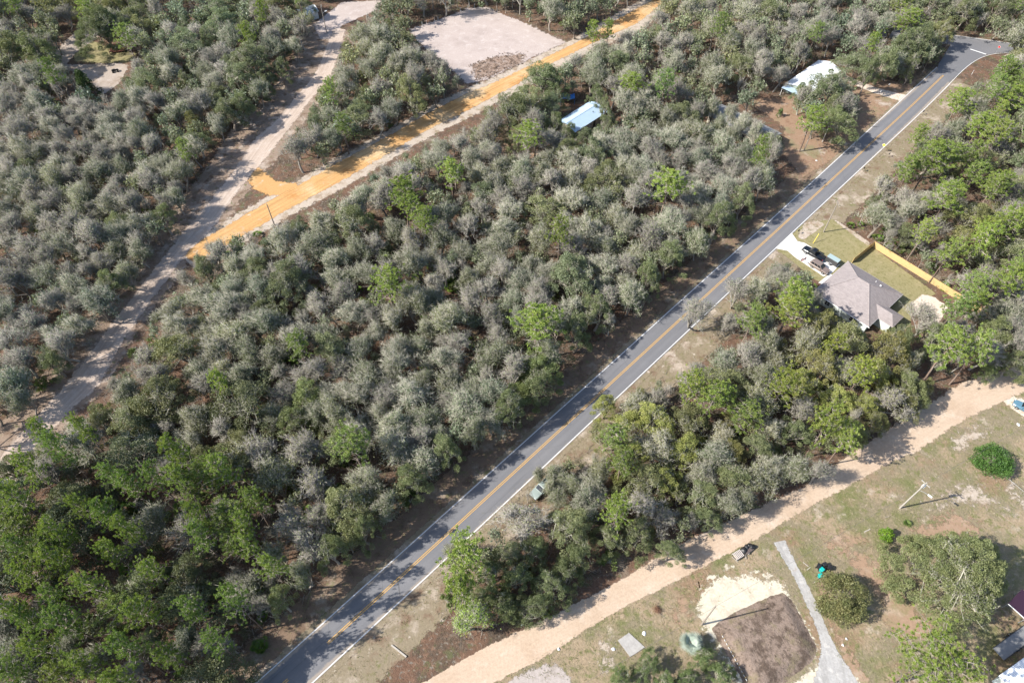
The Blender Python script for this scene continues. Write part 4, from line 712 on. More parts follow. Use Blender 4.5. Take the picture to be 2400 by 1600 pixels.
def win(parent, c, w, h, axis, out, name='window', panes=2):
    """window on a wall; axis: unit vector along the wall, out: outward normal"""
    a = Vector(axis); o = Vector(out); c = Vector(c); up = Vector((0,0,1)); f = MB()
    def bar(du, dz, wu, hz, t=.07):
        q = c+a*du+up*dz; f.hexa([q-a*wu/2-up*hz/2-o*.02, q+a*wu/2-up*hz/2-o*.02, q+a*wu/2-up*hz/2+o*t, q-a*wu/2-up*hz/2+o*t, q-a*wu/2+up*hz/2-o*.02, q+a*wu/2+up*hz/2-o*.02, q+a*wu/2+up*hz/2+o*t, q-a*wu/2+up*hz/2+o*t])
    for s in (-1,1): bar(s*w/2,0,.09,h+.09); bar(0,s*h/2,w-.09,.09)
    if panes > 1: bar(0,0,.07,h-.09); bar(0,0,w-.09,.05,.05)
    e = f.build(name, TRIM, parent); g_ = MB(); g_.poly([c+a*sx*w/2*.97+up*sz*h/2*.97+o*.03 for sx, sz in ((-1,-1),(1,-1),(1,1),(-1,1))]); g_.build('pane', GLASS, e); return e
def new_house():
    cx, cy = 79.7, 105.2; rz = math.radians(-48.5); e = thing('house', 'pinkish shingle hip-roofed house with white walls by the paved road', 'house', (cx,cy,0), rz)
    hx, hy, ez, rh = 7.1, 7.3, 2.65, 5.55; w = MB(); w.box((0,0,1.3),(2*hx-.9,2*hy-.9,2.6)); w.build('wall', WALLW, e)
    x = MB(); x.box((8.35,-1.1,1.2),(3.3,3.9,2.4)); x.build('porch_wall', WALLW, e)
    r = MB(); E0 = [(-hx,-hy,ez),(hx,-hy,ez),(hx,hy,ez),(-hx,hy,ez)]; R1 = (-1.9,1.0,rh); R2 = (.9,1.0,rh)
    r.poly([E0[0],E0[1],R2,R1]); r.poly([E0[1],E0[2],R2]); r.poly([E0[2],E0[3],R1,R2]); r.poly([E0[3],E0[0],R1]); r.poly([(p[0],p[1],ez-.02) for p in reversed(E0)]); rf = r.build('roof', SHINGLE, e)
    q = MB(); y0, y1 = -3.5, 1.3; ym = (y0+y1)/2; xe = 10.7; zr = 3.75; q.poly([(4.5,y0,ez-.05),(xe,y0,ez-.05),(xe-2.0,ym,zr),(4.0,ym,zr)]); q.poly([(xe,y0,ez-.05),(xe,y1,ez-.05),(xe-2.0,ym,zr)]); q.poly([(xe,y1,ez-.05),(4.5,y1,ez-.05),(4.0,ym,zr),(xe-2.0,ym,zr)]); q.build('porch_roof', SHINGLE, e)
    f = MB(); t = .16
    for a, b in (((-hx,-hy),(hx,-hy)),((hx,-hy),(hx,y0)),((hx,y1),(hx,hy)),((hx,hy),(-hx,hy)),((-hx,hy),(-hx,-hy))):
        dx, dy = b[0]-a[0], b[1]-a[1]; L = math.hypot(dx,dy); f.box(((a[0]+b[0])/2,(a[1]+b[1])/2,ez-.09),(L+.06,.06,t), math.atan2(dy,dx))
    f.build('fascia', TRIM, e); v = MB(); v.box((2.6,4.0,4.3),(.35,.3,.22)); v.tube([(1.2,4.6,3.6),(1.2,4.6,4.3)],.06,8); v.build('roof_vent', TRIM, rf)
    win(e, (3.4,-hy+.45,1.45), 1.7, 1.35, (1,0,0), (0,-1,0)); win(e, (-3.2,-hy+.45,1.45), 1.2, 1.3, (1,0,0), (0,-1,0)); win(e, (hx-.45,4.5,1.45), 1.5, 1.3, (0,1,0), (1,0,0)); win(e, (-hx+.45,-3.5,1.45), 1.6, 1.3, (0,1,0), (-1,0,0))
    d = MB(); d.box((-hx+.42,3.2,1.15),(.08,4.8,2.2))
    for k in range(3): d.box((-hx+.37,3.2,.55+k*.6),(.04,4.7,.03))
    d.build('garage_door', TRIM, e); dd = MB(); dd.box((-hx+.42,-.9,1.05),(.08,.95,2.05)); do = dd.build('front_door', RED, e); h = MB(); h.box((-hx+.35,-1.25,1.0),(.06,.05,.12)); h.build('handle', STEEL, do)
    for a_, b_ in ((E0[0],R1),(E0[1],R2),(E0[2],R2),(E0[3],R1),(R1,R2)):
        hc_ = MB(); hc_.tube([Vector(a_)+Vector((0,0,.01)), Vector(b_)+Vector((0,0,.01))], .11, 6); hc_.build('ridge_cap', SHINGLE, rf)
    gt = MB(); gt.box((.2,-hy-.06,ez-.1),(2*hx,.12,.12)); gt.build('gutter', TRIM, e)
new_house()
def gable(name, label, c, L, Wd, rz, mat, wallm, eave=2.6, rise=1.2, ribs=.45, cat='house', over=.35, wins=True, porch=0):
    e = thing(name, label, cat, (*c,0), math.radians(rz)); w = MB(); l2, w2 = L/2-over, Wd/2-over; zr = eave+rise*(1-over/(Wd/2))
    w.box((0,0,eave/2-.03),(2*l2,2*w2,eave-.06))
    for s in (-1,1): w.poly([(s*l2,-w2,eave-.06),(s*l2,w2,eave-.06),(s*l2,0,zr-.12)])
    w.build('wall', wallm, e)
    for s in (-1,1):
        r = MB(); r.hexa([(-L/2,s*Wd/2,eave-.1),(L/2,s*Wd/2,eave-.1),(L/2,0,eave+rise-.08),(-L/2,0,eave+rise-.08),(-L/2,s*Wd/2,eave-.02),(L/2,s*Wd/2,eave-.02),(L/2,0,eave+rise),(-L/2,0,eave+rise)])
        n = int(L/ribs); sl = math.atan2(rise+.02, Wd/2)
        for i in range(n+1):
            x = -L/2+i*L/n*.998+.01; r.hexa([(x-.035,s*(Wd/2+.01),eave-.03),(x+.035,s*(Wd/2+.01),eave-.03),(x+.035,s*.05,eave+rise-.03),(x-.035,s*.05,eave+rise-.03),(x-.02,s*(Wd/2+.01),eave+.04),(x+.02,s*(Wd/2+.01),eave+.04),(x+.02,s*.05,eave+rise+.04),(x-.02,s*.05,eave+rise+.04)])
        r.build('roof_slope', mat, e)
    cp = MB(); cp.hexa([(-L/2-.02,-.22,eave+rise-.06),(L/2+.02,-.22,eave+rise-.06),(L/2+.02,.22,eave+rise-.06),(-L/2-.02,.22,eave+rise-.06),(-L/2-.02,-.02,eave+rise+.08),(L/2+.02,-.02,eave+rise+.08),(L/2+.02,.02,eave+rise+.08),(-L/2-.02,.02,eave+rise+.08)]); cp.build('ridge_cap', mat, e)
    if wins:
        for s in (-1,1):
            for x in np.linspace(-L*.33, L*.33, 3 if L < 15 else 4): win(e, (x,s*w2,1.45), 1.0, 1.0, (1,0,0), (0,s,0))
        d = MB(); d.box((L*.12,-w2-.02,1.0),(.9,.08,1.98)); do = d.build('door', DARK, e); h = MB(); h.box((L*.12+.35,-w2-.08,1.0),(.05,.06,.1)); h.build('handle', STEEL, do)
    v = MB(); v.tube([(L*.2,-Wd*.2,eave+rise*.4),(L*.2,-Wd*.2,eave+rise*.6+.45)],.09,8); v.build('vent_pipe', DARK, e)
    if porch:
        p = MB(); p.box((-L/2-porch/2-.02,0,eave-.12),(porch,Wd*.9,.08)); p.build('porch_roof', METALB, e)
        for s in (-1,1): q = MB(); q.box((-L/2-porch+.1,s*Wd*.42,(eave-.16)/2),(.1,.1,eave-.16)); q.build('porch_post', TRIM, e)
        for k in range(6): q = MB(); q.box((-L/2-porch-.6-.0*k,0,.3+k*.0),(.04,Wd*.8,.6)) if False else None
    return e
gable('house', 'long white metal-roofed house beside the sandy drive', (93.8,195.1), 19.4, 8.2, 43.7, METALW, plain('green_grey_wall', (.3,.36,.32)), porch=2.4)
gable('mobile_home', 'blue-white metal-roofed mobile home half hidden by dark oaks', (20.6,174.2), 14.5, 7.2, 45, METALB, plain('tan_wall', (.4,.36,.3)))
gable('house', 'grey-roofed house under trees with its eave toward the yard', (67.1,170.6), 20.6, 7.6, -45, METALG, plain('cream_wall', (.6,.56,.46)), ribs=.9)
gable('shed', 'small white-roofed shed at the top edge by the sand track', (-71.5,237), 6.4, 5.6, 35, METALW, plain('white_wall', (.6,.62,.6)), wins=False, cat='shed', eave=2.6, rise=1.0)
pA, pB = G(2325,1594,3), G(2402,1539,3); ang = math.atan2(pB.y-pA.y, pB.x-pA.x); mid = pA+(pB-pA)*.9+Vector((math.sin(ang),-math.cos(ang),0))*4.0
gable('house', 'white ribbed metal roof at the bottom right corner', (mid.x,mid.y), 10.5, 8.0, math.degrees(ang), METALW, WALLW, ribs=.32, eave=2.9, rise=1.1)

# ------------------------------------------------------------------ fences
WOOD = plain('yellow_pine_board', (.56,.40,.18), .85, .22, 6)
def board_fence():
    e = thing('wooden_fence', 'tall new yellow board fence around the back lawn', 'fence')
    pts = [G(1996,617), Vector((89.7,122.9,0)), Vector((103.7,105.6,0)), Vector((108.5,99.5,0))]
    for a, b in zip(pts, pts[1:]):
        L = (b-a).length; n = max(1, round(L/2.4)); d = (b-a)/L; rz = math.atan2(d.y,d.x); nr = Vector((-d.y,d.x,0))
        for i in range(n):
            c = a+d*(i+.5)*L/n; m = MB(); w = L/n
            for k in range(16):
                q = c+d*((k+.5)/16-.5)*(w-.1); m.box((q.x,q.y,.95+rng.normal()*.006),(w/16-.012,.022,1.82),rz)
            for z in (.35,1.0,1.6): q = c+nr*.035; m.box((q.x,q.y,z),(w-.1,.045,.09),rz)
            m.build('panel', WOOD, e); p = a+d*i*L/n+nr*.06; q = MB(); q.box((p.x,p.y,.96),(.1,.1,1.92),rz); q.build('post', WOOD, e)
board_fence()
def chain_fence(pts, label):
    e = thing('chain_link_fence', label, 'fence')
    for a, b in zip(pts, pts[1:]):
        L = (b-a).length; n = max(1, round(L/2.5)); d = (b-a)/L
        for i in range(n+1): p = a+d*i*L/n; m = MB(); m.tube([p, p+Vector((0,0,1.3))], .035, 6); m.build('post', STEEL, e)
        m = MB(); m.tube([a+Vector((0,0,1.25)), b+Vector((0,0,1.25))], .025, 5); m.build('top_rail', STEEL, e); m = MB(); k = int(L/.35)
        for i in range(k):
            p = a+d*i*L/k; q = a+d*(i+1)*L/k; m.tube([p+Vector((0,0,.05)), q+Vector((0,0,1.24))], .006, 3, False); m.tube([q+Vector((0,0,.05)), p+Vector((0,0,1.24))], .006, 3, False)
        m.build('mesh', STEEL, e)
chain_fence([G(2335,1112), G(2400,1166), G(2460,1215)], 'chain-link fence at the right edge below the round shrub')
def silt():
    e = thing('silt_fence', 'low dashed white silt fence along the left foot of the soil mound', 'fence'); a, b = G(1690,1488), G(1750,1598); L = (b-a).length; d = (b-a)/L; n = 12
    for i in range(n):
        m = MB(); q = a+d*(i+.5)*L/n; m.box((q.x,q.y,.4),(L/n*.55,.02,.2),math.atan2(d.y,d.x)); m.build('panel', TRIM, e); p = a+d*i*L/n; s = MB(); s.box((p.x,p.y,.5),(.04,.04,1.0)); s.build('stake', WOOD, e)
silt()

# ------------------------------------------------------------------ utility poles, wires, signs, mailboxes
POLE = plain('weathered_pole', (.30,.26,.22), .9, .2, 2); POLEP = plain('pale_pole', (.40,.37,.33), .9, .12, 2); LAMP = plain('white_lamp', (.75,.76,.76), .4, .04)
def pole(px, py, h, label, mat=POLE, arm=True, can=False, lamp=None, rz=0.0):
    p = G(px,py); e = thing('utility_pole', label, 'utility pole', (p.x,p.y,0), rz, 'utility poles'); m = MB(); m.tube([(0,0,-.3),(0,0,h*.5),(0,0,h)], [.16,.135,.105], 8); m.build('pole', mat, e)
    if arm:
        m = MB(); m.box((.12,0,h-.55),(.11,1.7,.12)); a = m.build('crossarm', mat, e)
        for y in (-.75,0,.75): i = MB(); i.tube([(.12,y,h-.48),(.12,y,h-.36),(.12,y,h-.26)],[.05,.065,.03],6); i.build('insulator', STEEL, a)
    if can: m = MB(); m.tube([(.4,0,h-2.3),(.4,0,h-2.2),(.4,0,h-1.35),(.4,0,h-1.25)],[.2,.27,.27,.14],12); m.box((.2,0,h-1.8),(.2,.12,.3)); m.build('transformer', LAMP, e)
    if lamp:
        m = MB(); m.tube([(0,0,h-2.9),(lamp[0]*.5,lamp[1]*.5,h-2.55),(lamp[0],lamp[1],h-2.5)],.035,6); a = m.build('lamp_arm', STEEL, e); q = MB(); an = math.atan2(lamp[1],lamp[0]); q.box((lamp[0]*1.12,lamp[1]*1.12,h-2.52),(.75,.3,.16),an); q.build('lamp_head', LAMP, a)
    return Vector((p.x,p.y,h))
tA = pole(1644,1463,10.3,'wooden utility pole at the corner of the soil mound', POLE, False, rz=.5)
tB = pole(2109,1190,10.5,'pale utility pole with transformer and street lamp on the rough grass', POLEP, True, True, (.35,-1.6), rz=.55)
tC = pole(1930,544,9.9,'utility pole on the front lawn of the pinkish house', POLE, True)
tD = pole(1884,354,8.2,'utility pole in the yard beside the paved road', POLE, False)
pole(1927,333,6.5,'shorter pole in the yard close to the big oak', POLEP, False); pole(2091,185,6.5,'pale pole at the oak edge by the sandy drive', POLEP, True); pole(766,78,9.6,'utility pole on the sandy drive beside the white-roofed shed', POLE, True, False, (.9,.9))
pole(643,527,7,'utility pole just below the orange clay road', POLE, False); pole(451,413,8,'utility pole with pale top at the left side of the sand track', POLE, True); pole(2369,73,10.5,'tall pale pole beyond the far crossing', POLEP, True)
WIRE = plain('wire', (.12,.12,.12), .5)
def wire(a, b, label, sag=.6):
    m = MB(); a = Vector(a); b = Vector(b); P = [a.lerp(b,t)-Vector((0,0,sag*4*t*(1-t))) for t in np.linspace(0,1,17)]; m.tube(P, .016, 4, False); tag(m.build('power_line', WIRE), label, 'power line', 'overhead wires')
wire(tA-Vector((0,0,.3)), tB-Vector((0,0,.3)), 'thin overhead wire from the mound pole to the lamp pole'); d_ = (tA-tB).normalized(); wire(tA-Vector((0,0,.3)), tA+d_*40-Vector((0,0,.3)), 'thin overhead wire running off the bottom edge from the mound pole'); wire(tB-Vector((0,0,.3)), tB-d_*40-Vector((0,0,.3)), 'thin overhead wire running off the right edge from the lamp pole')
wire(tC-Vector((0,0,.4)), tD-Vector((0,0,.4)), 'thin overhead wire crossing the paved road to the yard pole')
YEL = plain('yellow_plastic', (.80,.62,.08), .5); gb = G(1905,571)
gy = thing('guy_wire', 'yellow-guarded guy wire anchored on the lawn beside the black pickup', 'guy wire', (gb.x,gb.y,0)); v = Vector((tC.x-gb.x, tC.y-gb.y, 8.6)); m = MB(); m.tube([(0,0,0), v], .012, 4, False); m.build('wire', WIRE, gy); m = MB(); m.tube([v*.01, v*.27], .07, 8); m.build('guard', YEL, gy)
def mailbox(px, py, label, mat=BLACK, rz=.8):
    p = G(px,py); e = thing('mailbox', label, 'mailbox', (p.x,p.y,0), rz); m = MB(); m.box((0,0,.52),(.1,.1,1.04)); m.build('post', POLE, e); b = MB(); b.loft([[(x,-.13,1.06),(x,.13,1.06),(x,.13,1.2),(x,.09,1.29),(x,0,1.33),(x,-.09,1.29),(x,-.13,1.2)] for x in (-.28,.28)]); bx = b.build('box', mat, e); f = MB(); f.box((.05,.15,1.25),(.14,.02,.1)); f.build('flag', RED, bx)
mailbox(1869,548,'black mailbox on the verge beside the white driveway'); mailbox(2161,269,'dark mailbox on the right verge of the upper paved road'); mailbox(2081,206,'white mailbox by the sandy drive', LAMP); mailbox(2061,222,'pale mailbox on the near side of the sandy drive', LAMP); mailbox(2081,368,'dark mailbox on the sandy right verge near the yellow sign'); mailbox(2022,402,'dark mailbox farther down the sandy right verge')
SRED = plain('sign_red', (.55,.03,.03), .4)
def sign(px, py, label, mat, n, R, rz, ph=0):
    p = G(px,py); e = thing('road_sign', label, 'sign', (p.x,p.y,0), rz); m = MB(); m.box((0,0,1.2),(.05,.05,2.4)); m.build('post', STEEL, e); s = MB(); c = [(.04,R*math.cos(ph+2*math.pi*i/n),2.3+R*math.sin(ph+2*math.pi*i/n)) for i in range(n)]; s.loft([c,[(.06,y,z) for x,y,z in c]]); pl = s.build('plate', LAMP, e); t = MB(); t.loft([[(.058,y*.9,2.3+(z-2.3)*.9) for x,y,z in c],[(.066,y*.9,2.3+(z-2.3)*.9) for x,y,z in c]]); t.build('face', mat, pl)
sign(2333,126,'red stop sign at the far crossing', SRED, 8, .4, math.radians(228), math.pi/8); sign(2064,356,'yellow diamond warning sign on the right verge', YEL, 4, .55, math.radians(228))
for x, y, l in [(990,62,'leftmost white stake of the cleared lot'),(1000,58,'second white stake from the left at the cleared lot'),(1019,52,'third white stake at the lot corner'),(1027,50,'fourth white stake at the lot corner'),(1080,28,'white stake at the lot far edge'),(1097,22,'white stake near the far tip of the lot'),(1112,18,'last white stake on the lot far edge'),(2277,175,'lone white post on the right verge below the crossing'),(1763,246,'white post at the back of the grey-roofed house yard')]:
    p = G(x,y); m = MB(); m.tube([(p.x,p.y,0),(p.x,p.y,1.5)],[.06,.05],6); m.tube([(p.x,p.y,1.5),(p.x,p.y,1.58)],[.07,.03],6); tag(m.build('stake', LAMP), l, 'post', 'white stakes and posts')

# ------------------------------------------------------------------ vehicles
def vehicle(name, label, px, py, rz, kind, col, cat='car', L=4.8, Wd=1.9):
    p = G(px,py,.7); e = thing(name, label, cat, (p.x,p.y,0.075 if name != 'x' else 0), math.radians(rz)); paint_ = plain(name+'_paint', col, .28, .04, spec=.5); l = L/2; w = Wd/2
    def sec(x, z0, z1, hw, ch=.12): return [(x,-hw+ch*.5,z0),(x,hw-ch*.5,z0),(x,hw,z0+.2),(x,hw,z1-ch),(x,hw-ch,z1),(x,-hw+ch,z1),(x,-hw,z1-ch),(x,-hw,z0+.2)]
    pick = kind == 'pickup'; b = MB(); belt = 1.08 if pick else 1.0; x0 = -l+2.05 if pick else -l
    S_ = [(x0,.42,belt,w*.97)]+([] if pick else [(-l+.25,.36,belt+.02,w)])+[(0,.33,belt+.02,w),(l*.38,.33,belt,w),(l*.8,.36,belt-.1,w*.98),(l-.12,.4,belt-.2,w*.9),(l,.45,belt-.32,w*.82)]
    b.loft([sec(*q) for q in S_]); b.build('body', paint_, e, smooth=False, bevel=.03)
    rx0, rx1, tx0, tx1 = (-l+2.1,l*.45,-l+2.35,l*.16) if pick else ((-l+.12,l*.42,-l+.55,l*.08) if kind == 'suv' else (-l+.35,l*.45,-l+1.1,l*.1)); zt = 1.86 if pick else (1.72 if kind == 'suv' else 1.45); wb, wt = w-.06, w-.24; zb = belt-.02
    c = MB(); c.hexa([(rx0,-wb,zb),(rx1,-wb,zb),(rx1,wb,zb),(rx0,wb,zb),(tx0,-wt,zt),(tx1,-wt,zt),(tx1,wt,zt),(tx0,wt,zt)]); cb = c.build('cabin', paint_, e, bevel=.04)
    def pane(nm, pts, n):
        n = Vector(n).normalized()*.012; m = MB(); q = [Vector(t)+n for t in pts]; m.poly(q); m.build(nm, GLASS, cb)
    lerp = lambda a, b, t: Vector(a).lerp(Vector(b), t)
    def quad(a, b_, c_, d_, u0, u1, v0, v1): f = lambda u, v: lerp(lerp(a,b_,u), lerp(d_,c_,u), v); return [f(u0,v0), f(u1,v0), f(u1,v1), f(u0,v1)]
    pane('windscreen', quad((rx1,-wb,zb),(rx1,wb,zb),(tx1,wt,zt),(tx1,-wt,zt),.06,.94,.12,.93), (1,0,.9)); pane('rear_window', quad((rx0,-wb,zb),(rx0,wb,zb),(tx0,wt,zt),(tx0,-wt,zt),.1,.9,.25,.9), (-1,0,.4))
    for s in (-1,1):
        A_ = ((rx0,s*wb,zb),(rx1,s*wb,zb),(tx1,s*wt,zt),(tx0,s*wt,zt))
        for u0, u1 in ((.08,.47),(.52,.92)) if kind != 'suv' else ((.05,.3),(.34,.62),(.66,.93)): pane('side_window', quad(*A_,u0,u1,.22,.88), (0,s,.25))
        m = MB(); m.box((l-.08,s*w*.62,belt-.32),(.14,.36,.16)); m.build('headlight', LAMP, e); m = MB(); m.box((-l+(.03 if not pick else .02),s*w*.88,belt-.15),(.1,.14,.3)); m.build('taillight', SRED, e); m = MB(); m.box((rx1-.35,s*(w+.1),belt+.06),(.14,.18,.13)); m.build('mirror', paint_, e)
        for x in (-l*.6, l*.6):
            t = MB(); y = s*(w-.1); t.tube([(x,y-.11,.35),(x,y+.11,.35)], .36, 18); wh = t.build('wheel', BLACK, e, smooth=False); r_ = MB(); r_.tube([(x,y+s*.1,.35),(x,y+s*.125,.35)], .21, 14); r_.build('rim', STEEL, wh)
    m = MB(); m.box((l-.02,0,.5),(.16,Wd*.86,.2)); m.build('bumper', DARK if pick else paint_, e); m = MB(); m.box((-l-.02,0,.52),(.16,Wd*.86,.2)); m.build('bumper', STEEL if pick else paint_, e)
    if pick:
        m = MB(); y = w*.97; m.box((-l+1.02,0,.66),(2.02,2*y-.1,.1))
        for s in (-1,1): m.box((-l+1.02,s*(y-.06),.76),(2.02,.11,.62))
        m.box((-l+.05,0,.77),(.09,2*y-.26,.6)); m.build('bed', paint_, e, bevel=.02)
    else:
        for s in (-1,1): m = MB(); m.tube([(tx0+.2,s*(wt-.08),zt+.05),(tx1-.2,s*(wt-.08),zt+.05)], .02, 5); m.build('roof_rail', DARK, e)
    return e
vehicle('pickup_truck','black pickup truck parked nose to the road on the white driveway',1907,594,133,'pickup',(.008,.009,.012),'pickup',5.7,1.98)
vehicle('parked_car','taupe estate car parked nose to the pinkish house',1921,626,-48,'suv',(.20,.155,.135),'car',4.9,1.92)
vehicle('parked_car','blue car at the right edge beside the lower dirt road',2404,956,140,'suv',(.10,.20,.27),'car',4.6,1.85)
vehicle('pickup_truck','pale green pickup hidden under trees beside the paved road',1272,1142,225,'pickup',(.27,.32,.30),'pickup',5.6,1.95)
vehicle('parked_car','silver car in the shade behind the white metal roof',1880,127,150,'sedan',(.5,.52,.54),'car',4.5,1.8)
def box_trailer():
    p = G(1951,612,.8); e = thing('cargo_trailer','small dark cargo trailer with pale grey-green top between the cars and the garage','trailer',(p.x,p.y,0.075),math.radians(-48)); m = MB(); m.loft([[(x,-.8,.45),(x,.8,.45),(x,.8,1.72),(x,.72,1.78),(x,-.72,1.78),(x,-.8,1.72)] for x in (-1.5,1.5)]); m.build('body', plain('trailer_side',(.06,.06,.06),.5), e); m = MB(); m.box((0,0,1.8),(2.96,1.44,.03)); m.build('top', plain('trailer_top',(.33,.42,.42),.4), e)
    for s in (-1,1): t = MB(); t.tube([(0,s*.82,.32),(0,s*1.0,.32)],.32,16); w = t.build('wheel', BLACK, e); r = MB(); r.tube([(0,s*1.0,.32),(0,s*1.02,.32)],.18,12); r.build('rim', STEEL, w); f = MB(); f.box((0,s*.92,.7),(.9,.22,.05)); f.build('fender', STEEL, e)
    m = MB(); m.tube([(-1.5,-.5,.45),(-2.5,0,.45)],.04,6); m.tube([(-1.5,.5,.45),(-2.5,0,.45)],.04,6); m.build('drawbar', DARK, e); m = MB(); m.tube([(-2.4,0,0),(-2.4,0,.55)],.04,6); m.build('jack', STEEL, e)
box_trailer()
def flatbed():
    a, b = G(2340,1532,.7), G(2412,1478,.7); c = (a+b)/2; e = thing('flatbed_trailer','grey steel flatbed trailer at the right edge near the ribbed metal roof','trailer',(c.x,c.y,0),math.atan2(b.y-a.y,b.x-a.x)); L = (b-a).length; m = MB(); m.box((0,0,.66),(L,2.1,.1)); m.build('deck', RUST, e)
    for s in (-1,1): m = MB(); m.box((0,s*1.07,.85),(L,.05,.28)); m.build('side_rail', DARK, e)
    for x in (-.2,.75):
        for s in (-1,1): t = MB(); t.tube([(x,s*1.13,.33),(x,s*1.32,.33)],.33,16); t.build('wheel', BLACK, e)
flatbed()
def canopy():
    c = G(2400,1415,2.3); e = thing('canopy','dark maroon flat canopy with a pale edge at the right edge','canopy',(c.x,c.y,0),math.radians(35)); m = MB(); m.box((0,0,2.3),(4.2,3.2,.08)); m.build('cover', plain('maroon_canvas',(.03,.008,.025),.8), e); m = MB(); m.box((-2.13,0,2.3),(.08,3.1,.14)); m.build('edge', LAMP, e)
    for x in (-1,1):
        for y in (-1,1): q = MB(); q.box((x*2.0,y*1.5,1.13),(.08,.08,2.24)); q.build('leg', STEEL, e)
canopy()

# ------------------------------------------------------------------ bins, rubbish, yard things
def bin_(px, py, rz, mat, label, tipped=False):
    p = G(px,py,.4); e = thing('wheeled_bin', label, 'bin', (p.x,p.y,0.02), rz); m = MB(); m.loft([[(-.24,-.22,.06),(.24,-.22,.06),(.24,.22,.06),(-.24,.22,.06)],[(-.36,-.33,.98),(.36,-.33,.98),(.36,.33,.98),(-.36,.33,.98)]]); m.build('body', mat, e, bevel=.03); m = MB(); m.hexa([(-.42,-.36,.99),(.4,-.36,.99),(.4,.36,.99),(-.42,.36,.99),(-.38,-.3,1.09),(.3,-.3,1.09),(.3,.3,1.09),(-.38,.3,1.09)]); m.build('lid', mat, e, bevel=.02)
    for s in (-1,1): t = MB(); t.tube([(-.3,s*.24,.13),(-.3,s*.32,.13)],.13,12); t.build('wheel', BLACK, e)
    m = MB(); m.tube([(-.46,-.28,.95),(-.46,.28,.95)],.02,5); m.build('handle', BLACK, e)
bin_(1924.5,1336,.6,TEAL,'larger teal wheeled bin beside the gravel drive'); bin_(1921.5,1350,.2,TEAL,'second teal wheeled bin nearest the round oak'); bin_(1917.5,1327,.9,BLACK,'black wheeled bin left of the teal bins'); bin_(1931,1324,.3,BLACK,'black wheeled bin behind the teal bins'); bin_(1942,1331,1.2,BLACK,'black wheeled bin farthest from the gravel drive')
def bag(px, py, r, mat, label):
    p = G(px,py); bm = bmesh.new(); bmesh.ops.create_icosphere(bm, subdivisions=3, radius=r); rg = random.Random(px)
    for v in bm.verts: f = 1+.16*math.sin(v.co.x*9/r*.4+px)+rg.uniform(-.07,.07); v.co = Vector((v.co.x*f*1.1, v.co.y*f, max(-r*.55, v.co.z*f*.75)))
    bmesh.ops.translate(bm, verts=bm.verts, vec=(0,0,r*.56)); c = bmesh.ops.create_cone(bm, segments=8, radius1=r*.1, radius2=r*.22, depth=r*.35); bmesh.ops.translate(bm, verts=c['verts'], vec=(0,0,r*1.35)); me = bpy.data.meshes.new('rubbish_bag'); bm.to_mesh(me); bm.free(); me.materials.append(mat); me.polygons.foreach_set('use_smooth',[True]*len(me.polygons)); o = put(bpy.data.objects.new('rubbish_bag', me)); o.location = (p.x,p.y,.03); tag(o, label, 'rubbish bag')
bag(1741,1291,.62,BLACK,'big black rubbish bag in the middle of the roadside junk heap'); bag(1748,1284,.5,DARK,'black rubbish bag behind the biggest one in the junk heap'); bag(1763,1282,.5,BLACK,'black rubbish bag at the right end of the junk heap'); bag(1754,1279,.4,BLACK,'small black rubbish bag at the back of the junk heap')
def board(px, py, L, w, rz, mat, label, z=.08, tilt=0.0, cat='board', name='board', t=.05):
    p = G(px,py); m = MB(); m.box((0,0,0),(L,w,t)); m.box((0,0,t/2+.012),(L*.1,w*.98,.02)); o = m.build(name, mat); o.location = (p.x,p.y,z+L/2*abs(math.sin(tilt))); o.rotation_euler = (0,tilt,rz); tag(o, label, cat)
CRM = plain('cream_fabric', (.55,.49,.45), .9, .1); PWOOD = plain('grey_board', (.42,.38,.33), .9, .2)
def crate():
    p = G(1728,1302); e = thing('broken_crate','pale slatted wooden crate at the left end of the junk heap','crate',(p.x,p.y,.03),.5)
    for k in range(6): m = MB(); m.box((-.75+k*.3,0,.62),(.17,1.3,.04)); m.build('slat', CRM, e)
    for s in (-1,1): m = MB(); m.box((0,s*.6,.3),(1.7,.06,.56)); m.build('side', CRM, e)
crate()
board(1757,1293,1.6,.14,.9,PWOOD,'pale board leaning at the front of the junk heap',.1,.25); board(1747,1302,1.4,.12,1.3,PWOOD,'short pale board in front of the black bags',.1,.2); board(1722,1311,1.3,.12,-.7,PWOOD,'grey board at the near left of the junk heap',.08,.15); board(1752,1289,1.9,1.1,.6,plain('brown_panel',(.13,.10,.09),.8),'brown sheet panel lying in the junk heap',.35,.12,'panel','panel'); board(1888,1322,1.1,.12,-.8,PWOOD,'weathered board lying by the gravel drive near the bins',.06); board(1895,1332,.9,.12,.6,PWOOD,'short weathered board crossing another near the bins',.06); board(1916,1362,1.3,.12,.2,PWOOD,'weathered board next to the round oak',.06)
board(2032,1243,1.4,.16,.4,PWOOD,'bent pale board on the rough grass near the lime shrub',.07); board(2079,1211,.9,.1,.2,POLE,'short dark log on the rough grass below the lamp pole',.07,0,'log','log',.1); board(935,1525,3.2,.25,-.6,PWOOD,'pale fallen log on the litter beside the lower paved road',.12,0,'log','log',.2); board(1545,1436,2.2,.06,-.75,POLE,'thin pale stick of the dead branch on the grass',.06,0,'stick','stick')
def sheet_litter(px, py, r, label, mat=LAMP):
    r *= .75; p = G(px,py); m = MB(); rg = random.Random(int(px*7+py)); n = 9; ring = [(r*(1+rg.uniform(-.4,.35))*math.cos(i*6.283/n), r*(1+rg.uniform(-.4,.35))*math.sin(i*6.283/n), rg.uniform(.02,.16)) for i in range(n)]; c = (0,0,.22)
    for i in range(n): m.poly([ring[i], ring[(i+1)%n], c])
    o = m.build('paper_scrap', mat); o.location = (p.x,p.y,.03); tag(o, label, 'litter', 'white litter on the grass')
